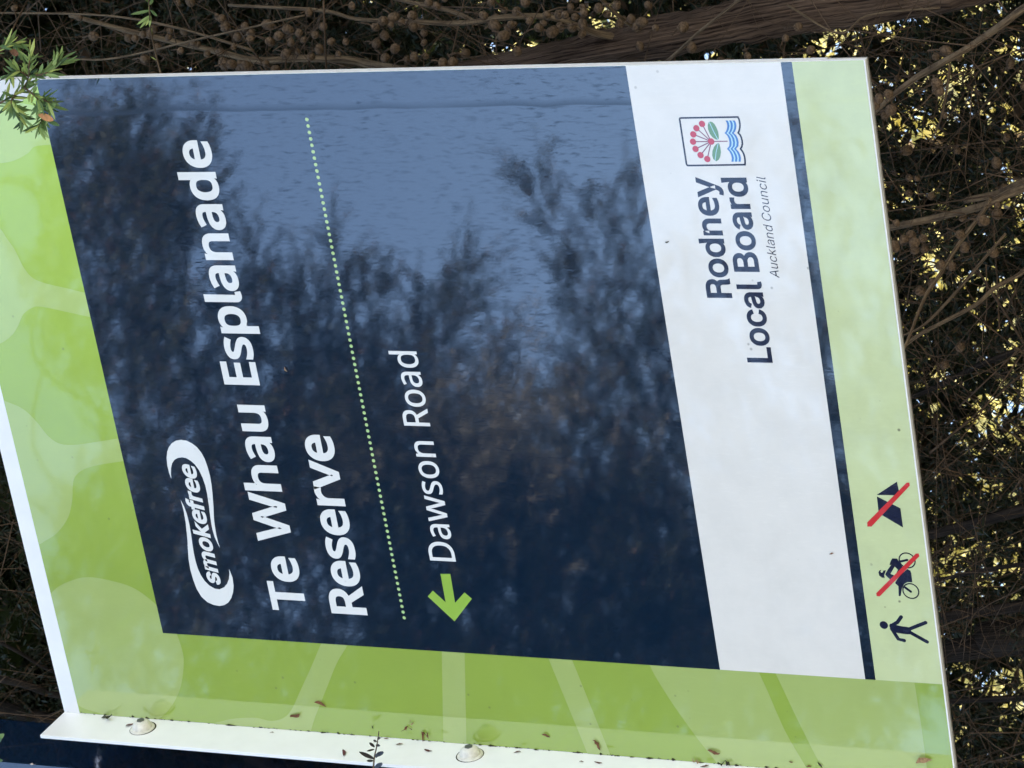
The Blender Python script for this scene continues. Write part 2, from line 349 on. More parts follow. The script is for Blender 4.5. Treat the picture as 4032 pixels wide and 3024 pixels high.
GLYPH_JSON = '''[{"ND":[[[536,353,536,292,536,228],[525,174,501,131,477,87],[443,55,399,33,354,11],[300,0,237,0,184,0],[131,0,78,0,78,191],[78,382,78,573,137,573],[195,573,254,573,312,573],[362,562,404,540,446,519],[479,488,502,446,525,405]],[[460,214,460,289,460,340],[452,382,435,415,418,447],[394,471,361,487,329,503],[290,511,244,511,213,511],[181,511,150,511,150,361],[150,211,150,62,176,62],[202,62,228,62,305,62],[363,81,402,119,441,157]]],"NE":[[[398,21,398,0,291,0],[184,0,78,0,78,191],[78,382,78,573,184,573],[291,573,398,573,398,551],[398,530,398,509,315,509],[233,509,150,509,150,450],[150,390,150,330,228,330],[306,330,383,330,383,310],[383,289,383,268,306,268],[228,268,150,268,150,200],[150,132,150,63,233,63],[315,63,398,63,398,42]]],"NR":[[[183,573,236,573,283,573],[323,567,353,555,384,543],[407,524,422,500,437,476],[444,446,444,410,444,379],[439,354,427,334,416,313],[402,297,385,285,367,273],[349,264,330,257,382,171],[434,86,487,0,459,0],[431,0,403,0,356,79],[310,158,264,237,226,237],[188,237,150,237,150,158],[150,79,150,0,126,0],[102,0,78,0,78,191],[78,382,78,573,130,573]],[[263,510,232,510,204,510],[177,510,150,510,150,439],[150,368,150,298,179,298],[207,298,236,298,282,298],[316,307,338,325,359,344],[370,371,370,407,370,432],[365,452,355,467,345,482],[330,493,310,500,289,507]]],"NT":[[[259,170,259,0,235,0],[211,0,187,0,187,170],[187,339,187,509,127,509],[68,509,8,509,8,530],[8,551,8,573,151,573],[294,573,437,573,437,551],[437,530,437,509,378,509],[318,509,259,509,259,339]]],"NW":[[[710,573,735,573,685,382],[634,191,583,0,559,0],[534,0,510,0,473,125],[436,250,399,375,395,387],[392,398,389,410,386,422],[383,433,380,443,377,454],[375,463,373,471,371,479],[370,485,370,488,369,485],[368,479,367,471,366,463],[364,454,361,443,358,433],[355,421,352,409,350,397],[346,385,342,373,306,249],[270,124,234,0,210,0],[186,0,161,0,111,191],[60,382,10,573,35,573],[60,573,85,573,115,456],[144,339,174,223,177,211],[180,198,183,186,186,174],[188,163,190,151,193,140],[195,129,196,118,198,107],[200,97,201,87,203,97],[205,108,206,119,208,131],[211,142,213,154,216,166],[219,179,222,191,225,203],[229,215,232,227,265,342],[299,457,333,573,358,573],[383,573,407,573,442,457],[477,341,512,225,516,212],[520,200,523,187,526,175],[529,163,532,151,534,139],[537,128,538,117,540,106],[542,96,544,87,545,100],[547,114,550,129,553,143],[556,159,560,175,563,191],[567,207,572,224,601,340],[631,456,660,573,685,573]]],"Na":[[[203,437,231,437,283,437],[322,426,347,403,372,380],[385,343,385,293,385,195],[385,98,385,0,368,0],[351,0,334,0,329,20],[325,41,320,61,319,61],[318,61,317,61,304,45],[292,32,279,22,266,12],[251,4,234,-1,217,-6],[196,-8,172,-8,147,-8],[124,-3,103,6,82,15],[66,29,55,48,43,67],[37,91,37,119,37,162],[54,195,87,219,121,242],[173,254,243,257,267,257],[292,258,316,259,316,268],[316,276,316,285,316,321],[308,345,293,359,277,373],[255,380,227,380,204,380],[183,377,163,370,142,363],[123,356,106,347,99,365],[91,383,84,400,103,410],[125,419,151,426,176,433]],[[273,209,252,208,198,206],[161,197,141,182,120,167],[110,146,110,119,110,95],[117,77,132,66,147,55],[165,49,188,49,225,49],[255,59,279,79,303,99],[315,130,315,172,315,184],[315,197,315,210,294,209]]],"Nd":[[[243,-8,221,-8,167,-8],[124,11,92,48,60,85],[44,140,44,214,44,288],[60,344,93,381,125,419],[168,438,221,438,244,438],[263,435,280,429,296,424],[311,416,323,407,335,397],[346,386,354,374,356,374],[358,374,359,374,359,381],[358,392,356,405,355,419],[354,430,354,438,354,495],[354,552,354,609,378,609],[401,609,425,609,425,406],[425,203,425,0,406,0],[387,0,368,0,365,19],[361,38,358,58,357,58],[356,58,354,58,346,45],[335,34,323,24,311,15],[296,7,279,1,263,-5]],[[193,51,232,51,277,51],[309,63,328,88,346,113],[355,150,355,200,355,205],[355,209,355,213,355,267],[346,308,329,336,311,365],[279,379,231,379,193,379],[165,364,146,334,127,304],[117,263,117,213,117,161],[127,121,146,93,165,65]]],"Ne":[[[196,438,234,438,271,438],[303,430,329,414,356,398],[376,375,390,346,404,317],[411,283,411,244,411,230],[411,215,411,201,313,201],[215,201,117,201,118,153],[131,116,154,90,178,65],[211,52,254,52,281,52],[306,55,327,60,348,65],[370,72,392,82,392,61],[392,41,392,20,370,10],[349,3,327,-1,306,-6],[280,-8,251,-8,210,-8],[174,0,143,17,112,33],[88,58,70,91,53,124],[44,164,44,212,44,259],[52,299,68,333,84,366],[106,392,134,411,163,429]],[[257,380,233,380,200,380],[173,369,154,348,134,326],[122,296,119,257,192,257],[265,257,338,257,338,282],[334,303,326,322,319,340],[308,354,292,364,277,375]]],"Nh":[[[139,490,139,431,139,420],[138,410,138,399,137,389],[136,379,135,370,136,370],[138,370,140,370,149,385],[160,398,174,407,188,417],[203,424,221,429,238,435],[255,437,273,437,308,437],[337,432,360,421,384,410],[401,393,413,370,425,347],[431,317,431,280,431,187],[431,93,431,0,407,0],[384,0,361,0,361,92],[361,183,361,275,361,310],[353,336,338,353,322,370],[298,379,265,379,233,379],[207,372,189,360,171,348],[158,331,150,308,143,284],[139,256,139,222,139,148],[139,74,139,0,115,0],[92,0,68,0,68,203],[68,406,68,609,92,609],[115,609,139,609,139,550]]],"Nl":[[[139,203,139,0,115,0],[92,0,68,0,68,203],[68,406,68,609,92,609],[115,609,139,609,139,406]]],"Nn":[[[257,438,275,438,326,438],[365,425,391,401,418,376],[431,335,431,280,431,187],[431,93,431,0,407,0],[384,0,361,0,361,92],[361,183,361,275,361,310],[353,336,338,353,322,370],[298,379,265,379,217,379],[184,365,166,338,148,312],[139,273,139,223,139,149],[139,74,139,0,115,0],[92,0,68,0,68,143],[68,287,68,430,87,430],[106,430,125,430,129,410],[132,391,136,371,137,371],[138,371,140,371,149,386],[161,399,175,409,189,418],[205,426,222,431,239,435]]],"No":[[[442,263,442,216,442,180],[437,148,428,121,418,93],[405,70,388,51,370,31],[349,17,324,7,300,-3],[272,-8,241,-8,213,-8],[187,-3,163,7,139,17],[118,31,100,51,83,70],[69,93,59,121,49,148],[44,180,44,216,44,263],[52,304,68,336,84,369],[107,394,137,412,167,429],[203,438,244,438,283,438],[317,429,347,412,377,394],[400,369,417,336,433,304]],[[117,267,117,216,117,182],[121,153,130,128,139,103],[153,84,172,71,190,57],[214,51,243,51,272,51],[296,57,314,71,333,84],[347,103,356,128,364,153],[369,182,369,216,369,250],[364,279,355,303,346,327],[332,346,314,359,296,372],[272,379,242,379,198,379],[167,364,147,335,127,306]]],"Np":[[[250,438,273,438,326,438],[368,419,401,383,433,346],[449,290,449,216,449,167],[442,126,427,93,412,59],[392,34,365,17,339,0],[308,-8,272,-8,250,-8],[230,-5,213,1,196,7],[182,14,170,24,158,33],[147,43,139,55,137,55],[136,55,134,55,135,45],[136,34,137,20,138,6],[139,-6,139,-16,139,-75],[139,-134,139,-192,115,-192],[92,-192,68,-192,68,15],[68,222,68,430,87,430],[107,430,126,430,129,410],[132,391,136,371,137,371],[138,371,139,371,147,384],[158,395,170,405,182,415],[196,423,213,429,230,435]],[[299,379,260,379,231,379],[208,373,190,362,172,351],[160,335,152,313,144,291],[139,263,139,229,139,225],[139,220,139,216,139,180],[142,150,150,126,157,101],[170,83,188,70,206,57],[230,51,261,51,288,51],[309,58,326,72,343,87],[355,106,364,131,372,156],[376,184,376,217,376,266],[367,305,348,334,329,364]]],"Nr":[[[249,438,269,438,277,438],[285,437,295,437,304,436],[312,435,319,433,316,411],[313,390,310,368,303,370],[296,371,287,372,279,373],[271,374,264,374,247,374],[231,370,217,363,202,356],[188,347,176,334,165,321],[155,306,149,289,142,271],[139,251,139,229,139,153],[139,76,139,0,115,0],[92,0,68,0,68,143],[68,287,68,430,87,430],[107,430,126,430,129,404],[131,377,134,351,135,351],[136,351,137,351,146,367],[157,382,170,395,183,408],[198,418,214,426,231,434]]],"Ns":[[[348,142,348,119,348,91],[341,68,327,49,313,30],[294,16,268,6,242,-3],[212,-8,176,-8,146,-8],[121,-6,99,-1,77,4],[58,11,42,19,42,41],[42,62,42,83,59,75],[80,67,104,60,128,53],[153,49,178,49,214,49],[240,55,256,66,272,78],[280,93,280,112,280,123],[277,133,271,141,265,150],[255,158,239,167,224,175],[202,185,174,196,146,206],[122,217,103,228,83,238],[68,251,57,266,46,281],[41,300,41,324,41,360],[56,388,85,408,115,428],[154,438,202,438,228,438],[253,435,275,430,298,425],[319,418,339,409,331,390],[323,372,315,353,297,360],[278,367,258,372,238,377],[218,380,197,380,168,380],[146,375,131,366,116,357],[108,344,108,328,108,316],[112,306,119,298,126,290],[137,282,154,274,170,266],[191,256,219,246,246,236],[269,226,289,215,308,204],[323,191,333,176,343,161]]],"Nu":[[[404,430,427,430,427,287],[427,143,427,0,408,0],[389,0,370,0,366,19],[363,38,359,57,358,57],[357,57,356,57,347,42],[335,30,321,20,306,10],[291,3,273,-1,256,-6],[238,-8,220,-8,186,-8],[157,-3,134,8,110,19],[93,36,81,59,69,82],[63,112,63,148,63,242],[63,336,63,430,87,430],[111,430,135,430,135,338],[135,245,135,153,135,119],[142,93,158,76,173,59],[198,51,230,51,262,51],[287,57,306,69,324,81],[337,98,345,121,353,145],[357,173,357,206,357,281],[357,355,357,430,380,430]]],"Nv":[[[190,0,163,0,109,143],[54,287,0,430,25,430],[50,430,75,430,106,345],[136,261,167,176,171,165],[176,152,180,137,185,123],[190,109,193,96,197,83],[200,72,201,63,202,63],[203,63,204,63,207,72],[210,83,214,96,218,110],[222,123,227,138,232,152],[237,165,241,176,271,261],[302,345,332,430,357,430],[382,430,407,430,353,287],[298,143,244,0,217,0]]],"Nw":[[[370,162,346,243,342,254],[339,265,336,276,333,287],[330,298,328,308,325,317],[323,327,321,335,319,344],[317,351,316,357,315,357],[314,357,313,357,312,351],[310,344,308,335,306,327],[304,317,302,307,300,297],[297,286,294,275,291,265],[288,253,284,242,258,162],[233,81,207,1,180,1],[153,1,127,1,87,144],[48,287,9,431,33,431],[57,431,82,431,102,354],[121,278,141,201,145,186],[149,170,153,154,157,139],[160,124,163,109,166,95],[168,83,169,73,170,73],[171,73,172,73,174,79],[176,87,178,97,180,107],[182,117,185,128,187,138],[190,149,193,160,196,170],[199,180,201,188,227,269],[252,350,277,431,303,431],[329,431,354,431,379,350],[404,269,428,188,432,176],[436,163,440,149,444,135],[447,122,451,109,454,96],[456,84,457,74,458,74],[459,74,460,74,461,83],[463,94,466,108,469,121],[473,136,477,153,481,169],[485,185,489,201,509,278],[529,354,549,431,573,431],[597,431,621,431,582,287],[542,144,502,1,474,1],[447,1,419,1,395,82]]],"IA":[[[39,0,16,0,78,170],[140,339,201,509,226,509],[251,509,276,509,338,339],[401,170,463,0,440,0],[418,0,395,0,359,101],[323,202,287,302,281,321],[273,344,264,372,255,400],[245,435,232,478,236,478],[241,478,245,478,233,435],[222,399,213,371,204,343],[196,320,191,302,155,202],[120,101,85,0,62,0]],[[197,142,110,142,110,161],[110,180,110,199,197,199],[283,199,370,199,370,180],[370,161,370,142,283,142]]],"IB":[[[122,0,60,0,60,170],[60,339,60,509,120,509],[181,509,241,509,276,509],[306,503,329,491,352,479],[369,462,381,442,392,422],[398,399,398,374,398,352],[394,334,387,320,379,306],[369,294,356,286,344,277],[330,271,315,267,315,265],[315,264,315,262,331,261],[347,255,363,245,379,235],[392,221,402,203,413,185],[418,163,418,136,418,111],[412,87,400,67,388,46],[370,30,344,18,319,6],[287,0,247,0,184,0]],[[125,115,125,57,165,57],[205,57,245,57,284,57],[313,65,330,80,347,95],[355,114,355,137,355,154],[351,170,342,184,334,198],[321,209,306,218,290,227],[271,231,248,231,207,231],[166,231,125,231,125,173]],[[125,341,125,285,162,285],[200,285,238,285,257,285],[273,289,288,296,303,303],[315,313,323,326,332,339],[336,355,336,372,336,395],[328,414,313,429,297,444],[273,452,240,452,202,452],[163,452,125,452,125,396]]],"IC":[[[293,-7,267,-7,223,-7],[184,4,150,25,116,46],[89,76,70,115,50,154],[40,201,40,254,40,308],[50,354,70,393,89,432],[116,462,150,484,184,505],[223,516,267,516,293,516],[317,512,340,504,363,497],[384,486,402,471,420,457],[436,439,448,418,460,398],[468,374,473,348,451,348],[430,348,408,348,404,366],[398,381,389,395,381,408],[370,419,357,428,345,438],[331,444,315,449,300,454],[284,456,267,456,236,456],[208,448,184,432,159,417],[139,394,125,364,111,334],[103,297,103,254,103,211],[111,175,125,145,140,115],[159,92,184,76,209,61],[236,53,267,53,284,53],[300,55,315,60,331,65],[345,71,357,81,370,90],[381,101,389,114,398,128],[404,143,408,160,430,160],[451,160,473,160,469,135],[460,111,448,91,436,70],[421,52,402,38,384,23],[363,12,341,5,318,-3]]],"IL":[[[160,0,60,0,60,170],[60,339,60,509,82,509],[103,509,125,509,125,358],[125,208,125,57,203,57],[282,57,361,57,361,38],[361,19,361,0,261,0]]],"IR":[[[82,0,60,0,60,170],[60,339,60,509,119,509],[177,509,236,509,275,509],[307,502,333,489,359,475],[378,457,390,433,403,410],[409,382,409,352,409,321],[403,295,390,271,378,248],[359,230,333,217,307,204],[275,198,236,198,189,198],[143,198,96,198,96,217],[96,236,96,255,142,255],[188,255,234,255,260,255],[281,259,298,267,314,275],[326,286,334,300,341,315],[345,332,345,352,345,372],[341,390,334,405,326,420],[314,431,298,440,281,448],[259,452,233,452,197,452],[161,452,125,452,125,301],[125,151,125,0,103,0]],[[378,0,353,0,312,76],[271,153,230,229,254,229],[279,229,303,229,344,153],[386,76,428,0,403,0]]],"Ia":[[[182,-9,160,-9,136,-9],[114,-4,94,5,75,14],[59,27,48,45,36,62],[30,83,30,108,30,130],[35,147,43,161,52,175],[63,185,78,193,92,201],[108,207,125,211,143,215],[160,218,178,220,201,223],[219,225,234,227,248,228],[258,231,265,235,272,239],[276,245,276,255,276,255],[276,256,276,257,276,272],[273,286,267,297,261,308],[252,316,240,322,228,328],[213,331,196,331,178,331],[162,328,149,322,136,317],[126,309,118,301,110,292],[104,283,100,274,80,280],[61,285,41,291,50,314],[62,332,79,346,95,360],[113,369,133,375,153,381],[173,384,194,384,208,384],[223,383,239,379,255,376],[271,370,286,360,301,351],[313,338,322,320,332,303],[337,280,337,251,337,168],[337,84,337,0,317,0],[297,0,277,0,277,17],[277,35,277,52,275,52],[274,52,272,52,268,43],[261,34,252,25,243,15],[230,7,215,1,200,-5]],[[155,45,170,45,193,45],[212,50,228,59,243,68],[255,79,263,93,271,107],[276,122,276,138,276,155],[276,173,276,190,273,187],[268,184,259,182,251,180],[242,178,231,176,221,174],[210,172,200,171,190,170],[182,169,175,168,161,166],[147,163,134,159,121,154],[111,148,103,139,96,131],[92,119,92,105,92,92],[95,81,102,72,109,63],[118,57,130,52,142,48]]],"Ic":[[[226,-8,207,-8,173,-8],[143,0,117,16,91,33],[71,56,56,85,41,114],[34,149,34,187,34,227],[41,262,56,291,71,321],[91,343,117,360,143,376],[173,384,207,384,226,384],[243,382,260,377,276,372],[292,365,305,356,319,347],[330,335,340,322,350,309],[357,294,362,277,342,272],[322,267,303,262,300,272],[296,281,290,289,285,297],[278,305,270,311,262,317],[253,322,242,325,232,328],[220,330,207,330,182,330],[161,323,145,310,129,297],[116,280,108,258,100,237],[96,213,96,187,96,162],[100,139,108,117,116,96],[129,79,145,66,161,53],[182,46,207,46,220,46],[232,48,243,52,253,55],[263,60,271,66,279,72],[286,80,292,89,297,97],[301,107,304,117,324,112],[343,107,363,102,358,85],[351,70,341,56,332,43],[320,31,306,21,293,12],[277,4,261,-1,244,-6]]],"Id":[[[219,-8,195,-8,164,-8],[136,0,111,16,87,32],[68,55,55,84,41,114],[34,149,34,189,34,229],[41,263,55,293,69,322],[88,345,112,361,136,376],[164,384,196,384,219,384],[238,381,253,373,268,365],[279,356,287,346,296,336],[302,327,306,319,308,319],[309,319,311,319,311,382],[311,446,311,509,331,509],[351,509,372,509,372,339],[372,170,372,0,352,0],[332,0,313,0,313,20],[313,39,313,59,311,59],[309,59,307,59,302,51],[295,42,287,31,278,21],[267,12,252,4,238,-4]],[[181,47,205,47,227,47],[247,53,263,65,279,77],[291,94,299,115,308,136],[312,161,312,189,312,217],[308,242,300,263,292,284],[279,300,263,312,247,324],[228,330,205,330,181,330],[161,324,145,311,129,299],[116,282,108,261,100,240],[96,216,96,189,96,162],[100,138,109,117,117,95],[129,78,145,66,161,53]]],"Ie":[[[238,-8,212,-8,175,-8],[143,0,117,16,90,33],[70,56,56,85,41,114],[34,148,34,187,34,226],[41,260,55,290,69,319],[89,343,115,359,141,376],[171,384,205,384,226,384],[246,381,266,374,285,367],[303,356,319,341,335,326],[348,306,357,282,366,258],[371,228,371,194,371,186],[371,178,371,169,272,169],[174,169,75,169,75,187],[75,204,75,221,163,221],[250,221,338,221,329,215],[319,208,310,202,310,227],[306,249,298,269,290,288],[278,303,263,314,247,325],[228,330,205,330,182,330],[163,325,146,313,130,302],[118,288,109,270,100,251],[96,232,96,211,96,200],[96,189,96,178,96,150],[101,126,110,106,120,87],[134,72,151,61,168,51],[189,46,212,46,228,46],[241,48,254,53,266,57],[277,64,285,73,294,82],[301,93,306,105,325,101],[345,96,365,91,359,71],[349,54,335,39,321,24],[303,13,283,4,262,-4]]],"If":[[[154,379,228,379,228,362],[228,344,228,327,154,327],[80,327,6,327,6,344],[6,362,6,379,80,379]],[[101,0,81,0,81,144],[81,288,81,432,81,453],[86,471,96,486,106,500],[119,511,135,519,152,526],[169,530,187,530,201,530],[213,529,222,527,232,525],[238,523,243,521,238,503],[233,486,227,468,224,470],[220,471,215,472,210,473],[203,474,195,474,176,474],[163,469,154,460,146,451],[142,437,142,419,142,279],[142,140,142,0,121,0]]],"Ii":[[[73,0,53,0,53,126],[53,253,53,379,73,379],[93,379,114,379,114,253],[114,126,114,0,93,0]],[[95,443,84,443,72,443],[62,447,54,455,45,462],[41,472,41,483,41,494],[45,504,54,512,62,520],[72,524,84,524,95,524],[106,520,114,512,122,504],[126,494,126,483,126,472],[122,462,114,455,106,447]]],"Ik":[[[132,158,110,137,110,162],[110,187,110,212,113,212],[117,212,121,212,175,268],[230,323,284,379,310,379],[335,379,360,379,301,319],[243,259,184,199,182,199],[179,199,177,199,155,178]],[[73,0,53,0,53,170],[53,339,53,509,73,509],[93,509,114,509,114,339],[114,170,114,0,93,0]],[[320,0,294,0,245,62],[197,124,148,186,162,200],[177,214,191,229,252,152],[312,76,372,0,346,0]]],"Il":[[[147,-2,139,-2,110,-2],[88,5,74,20,60,35],[53,57,53,84,53,226],[53,367,53,509,73,509],[93,509,114,509,114,372],[114,235,114,99,114,81],[116,69,120,62,125,55],[133,52,146,52,152,52],[157,52,160,53,164,53],[167,54,170,54,173,37],[177,20,181,3,175,1],[169,0,162,-1,154,-2]]],"Im":[[[73,0,53,0,53,126],[53,253,53,379,72,379],[92,379,112,379,112,351],[112,323,112,295,111,295],[109,295,108,295,113,316],[121,332,132,346,144,359],[157,369,172,376,187,383],[203,386,219,386,247,386],[270,378,287,361,305,344],[316,322,321,295,318,295],[315,295,312,295,317,313],[325,329,337,343,349,357],[364,367,381,375,398,382],[416,386,437,386,459,386],[479,381,497,372,515,362],[530,348,541,328,551,309],[557,285,557,255,557,170],[557,85,557,0,536,0],[516,0,496,0,496,85],[496,169,496,254,496,281],[488,301,473,313,457,325],[439,330,419,330,402,330],[387,327,374,320,362,313],[352,303,345,290,339,278],[335,263,335,247,335,165],[335,82,335,0,315,0],[295,0,274,0,274,87],[274,173,274,260,274,281],[267,298,253,311,239,324],[221,330,199,330,185,330],[171,327,158,320,144,313],[134,303,126,289,118,276],[114,258,114,238,114,159],[114,79,114,0,93,0]]],"In":[[[114,249,114,227,114,151],[114,76,114,0,93,0],[73,0,53,0,53,126],[53,253,53,379,72,379],[92,379,112,379,112,349],[112,318,112,287,109,287],[106,287,102,287,114,322],[131,347,152,362,174,377],[199,384,227,384,253,384],[276,379,295,369,314,358],[330,342,341,321,352,299],[357,273,357,240,357,160],[357,80,357,0,337,0],[316,0,296,0,296,78],[296,157,296,235,296,265],[288,288,273,304,258,321],[237,329,210,329,192,329],[175,325,161,317,146,309],[135,298,126,283,118,267]]],"Io":[[[242,-8,207,-8,173,-8],[143,0,117,16,91,33],[71,56,56,85,41,114],[34,149,34,187,34,227],[41,262,56,291,71,321],[91,343,117,360,143,376],[173,384,207,384,242,384],[273,376,299,360,325,343],[345,321,359,291,374,262],[381,227,381,187,381,149],[374,114,359,85,345,56],[325,33,299,16,273,0]],[[182,46,207,46,233,46],[254,53,270,66,287,79],[299,96,307,117,315,139],[319,162,319,187,319,213],[315,236,307,258,299,280],[287,297,270,310,254,323],[233,330,207,330,182,330],[161,323,145,310,129,297],[116,280,108,258,100,237],[96,213,96,187,96,162],[100,139,108,117,116,96],[129,79,145,66,161,53]]],"Ir":[[[73,0,53,0,53,126],[53,253,53,379,72,379],[92,379,112,379,112,360],[112,340,112,321,113,321],[114,321,115,321,122,340],[135,355,152,367,170,379],[190,385,213,385,218,385],[223,385,229,384,235,384],[240,384,243,384,243,363],[243,343,243,322,242,323],[237,323,230,324,223,325],[215,326,207,326,189,326],[173,322,159,315,145,307],[134,297,126,284,118,270],[114,255,114,237,114,158],[114,79,114,0,93,0]]],"Is":[[[211,-8,182,-8,156,-8],[133,-4,112,3,92,11],[75,23,62,38,49,53],[40,72,36,94,55,98],[74,102,94,107,99,86],[109,70,124,60,139,50],[158,45,181,45,208,45],[229,51,244,62,260,74],[268,87,268,103,268,116],[263,127,254,136,245,144],[231,151,212,155,191,160],[170,165,149,170,115,178],[89,191,72,208,55,225],[47,247,47,274,47,296],[53,315,65,332,77,348],[94,361,115,370,136,380],[160,384,187,384,213,384],[235,380,254,372,272,365],[287,353,299,339,310,325],[319,309,324,290,305,286],[287,281,268,277,263,292],[255,304,243,316,230,327],[212,333,187,333,165,333],[146,327,131,317,116,306],[109,293,109,277,109,263],[114,252,124,243,134,235],[150,228,172,223,191,218],[210,214,229,209,264,201],[290,188,306,171,323,154],[331,133,331,107,331,84],[325,64,312,47,300,30],[282,16,260,6,237,-3]]],"Iu":[[[211,-5,182,-5,157,-5],[134,0,115,11,95,21],[80,37,69,59,58,80],[53,107,53,139,53,219],[53,299,53,379,73,379],[93,379,114,379,114,301],[114,222,114,144,114,114],[121,91,137,75,152,58],[173,50,200,50,218,50],[235,54,249,62,264,70],[275,81,283,97,292,112],[296,131,296,153,296,228],[296,304,296,379,316,379],[337,379,357,379,357,253],[357,126,357,0,337,0],[318,0,298,0,298,31],[298,61,298,92,301,92],[304,92,307,92,295,57],[279,32,257,17,235,2]]],"Iy":[[[51,-140,47,-139,52,-121],[57,-103,61,-86,65,-86],[68,-87,71,-87,83,-90],[94,-91,104,-89,114,-87],[122,-82,130,-74,138,-66],[145,-53,151,-36,155,-24],[159,-13,163,-1,114,126],[66,252,17,379,40,379],[62,379,84,379,111,305],[138,230,165,155,174,132],[181,109,187,87,193,64],[199,42,206,21,198,21],[191,21,184,21,190,42],[196,64,202,87,209,110],[216,132,224,155,251,230],[278,305,305,379,327,379],[349,379,371,379,316,234],[260,88,204,-58,196,-78],[187,-94,177,-107,166,-120],[153,-129,139,-136,125,-142],[109,-145,91,-145,81,-145],[72,-144,65,-143,57,-142]]]},{"Te":[0,446],"Whau":[0,746,1241,1692],"Esplanade":[0,446,830,1323,1530,1980,2475,2925,3419],"Reserve":[0,499,951,1335,1787,2118,2526],"Dawson":[0,585,1035,1666,2050,2535],"Road":[0,499,984,1433],"Rodney":[0,449,864,1288,1698,2103],"Local":[0,393,808,1204,1593],"Board":[0,456,871,1260,1520],"Auckland":[0,480,890,1285,1666,1855,2244,2654],"Council":[0,510,926,1335,1745,2140,2308],"smokefree":[0,365,975,1390,1771,2175,2428,2687,3091]}]'''

# ------------------------------------------------------------------ ground
def make_ground():
    m, nt, b, N, L = new_mat('mown_grass')
    pos = N('ShaderNodeNewGeometry').outputs['Position']
    f1 = ramp(nt, noise(nt, pos, 1.3, 4.0), 0.35, 0.65)
    f2 = ramp(nt, noise(nt, pos, 40.0, 3.0), 0.3, 0.7)
    c = mixc(nt, f1, (0.075, 0.10, 0.028), (0.15, 0.14, 0.06))
    L(mixc(nt, mathn(nt, 'MULTIPLY', f2, 0.5), c, (0.06, 0.05, 0.03)), b.inputs['Base Color'])
    b.inputs['Roughness'].default_value = 0.95
    bp = N('ShaderNodeBump'); bp.inputs['Distance'].default_value = 0.03
    L(f2, bp.inputs['Height']); L(bp.outputs['Normal'], b.inputs['Normal'])
    n = 60
    xs = np.sign(np.linspace(-1, 1, n)) * np.abs(np.linspace(-1, 1, n)) ** 2.5 * 600
    V = [(x, y, 0.12 * math.sin(x * 0.13) * math.sin(y * 0.11 + 1) * min(1, (abs(x) + abs(y)) / 30)) for y in xs for x in xs]
    F = [(j * n + i, j * n + i + 1, (j + 1) * n + i + 1, (j + 1) * n + i) for j in range(n - 1) for i in range(n - 1)]
    g = mesh_obj('ground', V, F, m, None, True)
    tag(g, 'rough mown grass ground around the sign post', 'ground', None, 'structure')
    # pale gravel footpath in front of the sign
    p = plain('pale_concrete', (0.36, 0.34, 0.30), 0.9, 0.3, 0.2, 12.0, 0.004)
    v, f = box_geo(-30, 30, -6.5, -1.2, -0.30, 0.06, 0.02)
    tag(mesh_obj('path', v, f, p), 'pale concrete footpath in front of the sign', 'path', None, 'structure')
make_ground()

# ------------------------------------------------------------------ the sign
U0, U1, V0, V1, VT = -0.1735, 1.0, -0.3657, 1.2425, 1.2752
PXR = -0.2890                                       # right face of the post
sign = empty('reserve_sign', (PXR * W - 0.045, 0.0435, 0.0),
             'navy, white and green reserve name sign on a navy post', 'sign')
v, f = box_geo(PXR * W - 0.090, PXR * W, 0.0, 0.0870, -0.25, 4.30, 0.0025)
post = mesh_obj('post', v, f, M['post'], sign)
tag(post, 'square glossy navy post at the left edge of the panel')
TH = 0.0088 * W
v, f = box_geo(U0 * W - 0.0042, U1 * W, 0.0, TH, V0 * W - 0.0012 + ZB, VT * W + ZB, 0.0004)
panel = mesh_obj('panel', v, f, M['whitemetal'], sign)
# aluminium tray behind the sheet: shows as a thin grey line along the bottom edge
v, f = box_geo(U0 * W, U1 * W - 0.0006, TH + 0.0002, TH + 0.0066 * W, V0 * W - 0.0008 + ZB, V0 * W + 0.035 + ZB, 0.0004)
mesh_obj('bottom_rail', v, f, M['alu'], sign)
v, f = box_geo(U1 * W - 0.030, U1 * W - 0.0002, TH + 0.0002, TH + 0.0066 * W, V0 * W + 0.0352 + ZB, VT * W + ZB, 0.0004)
mesh_obj('side_rail', v, f, M['whitemetal'], sign)
for vz in (-0.25, 0.28):                             # arms that carry the panel, hidden behind it
    v, f = box_geo(PXR * W - 0.001, 0.42 * W, 0.0125, 0.0425, vz * W + ZB, vz * W + ZB + 0.05, 0.001)
    mesh_obj('support_arm', v, f, M['alu'], sign)
# flange folded forward along the left edge
v, f = box_geo(U0 * W - 0.0040, U0 * W, -0.0818 * W, -0.0001, V0 * W - 0.0012 + ZB, VT * W + ZB, 0.0007)
flange = mesh_obj('side_flange', v, f, M['whitemetal'], sign)
tag(flange, 'white flange folded forward along the left edge, holding the bolts')

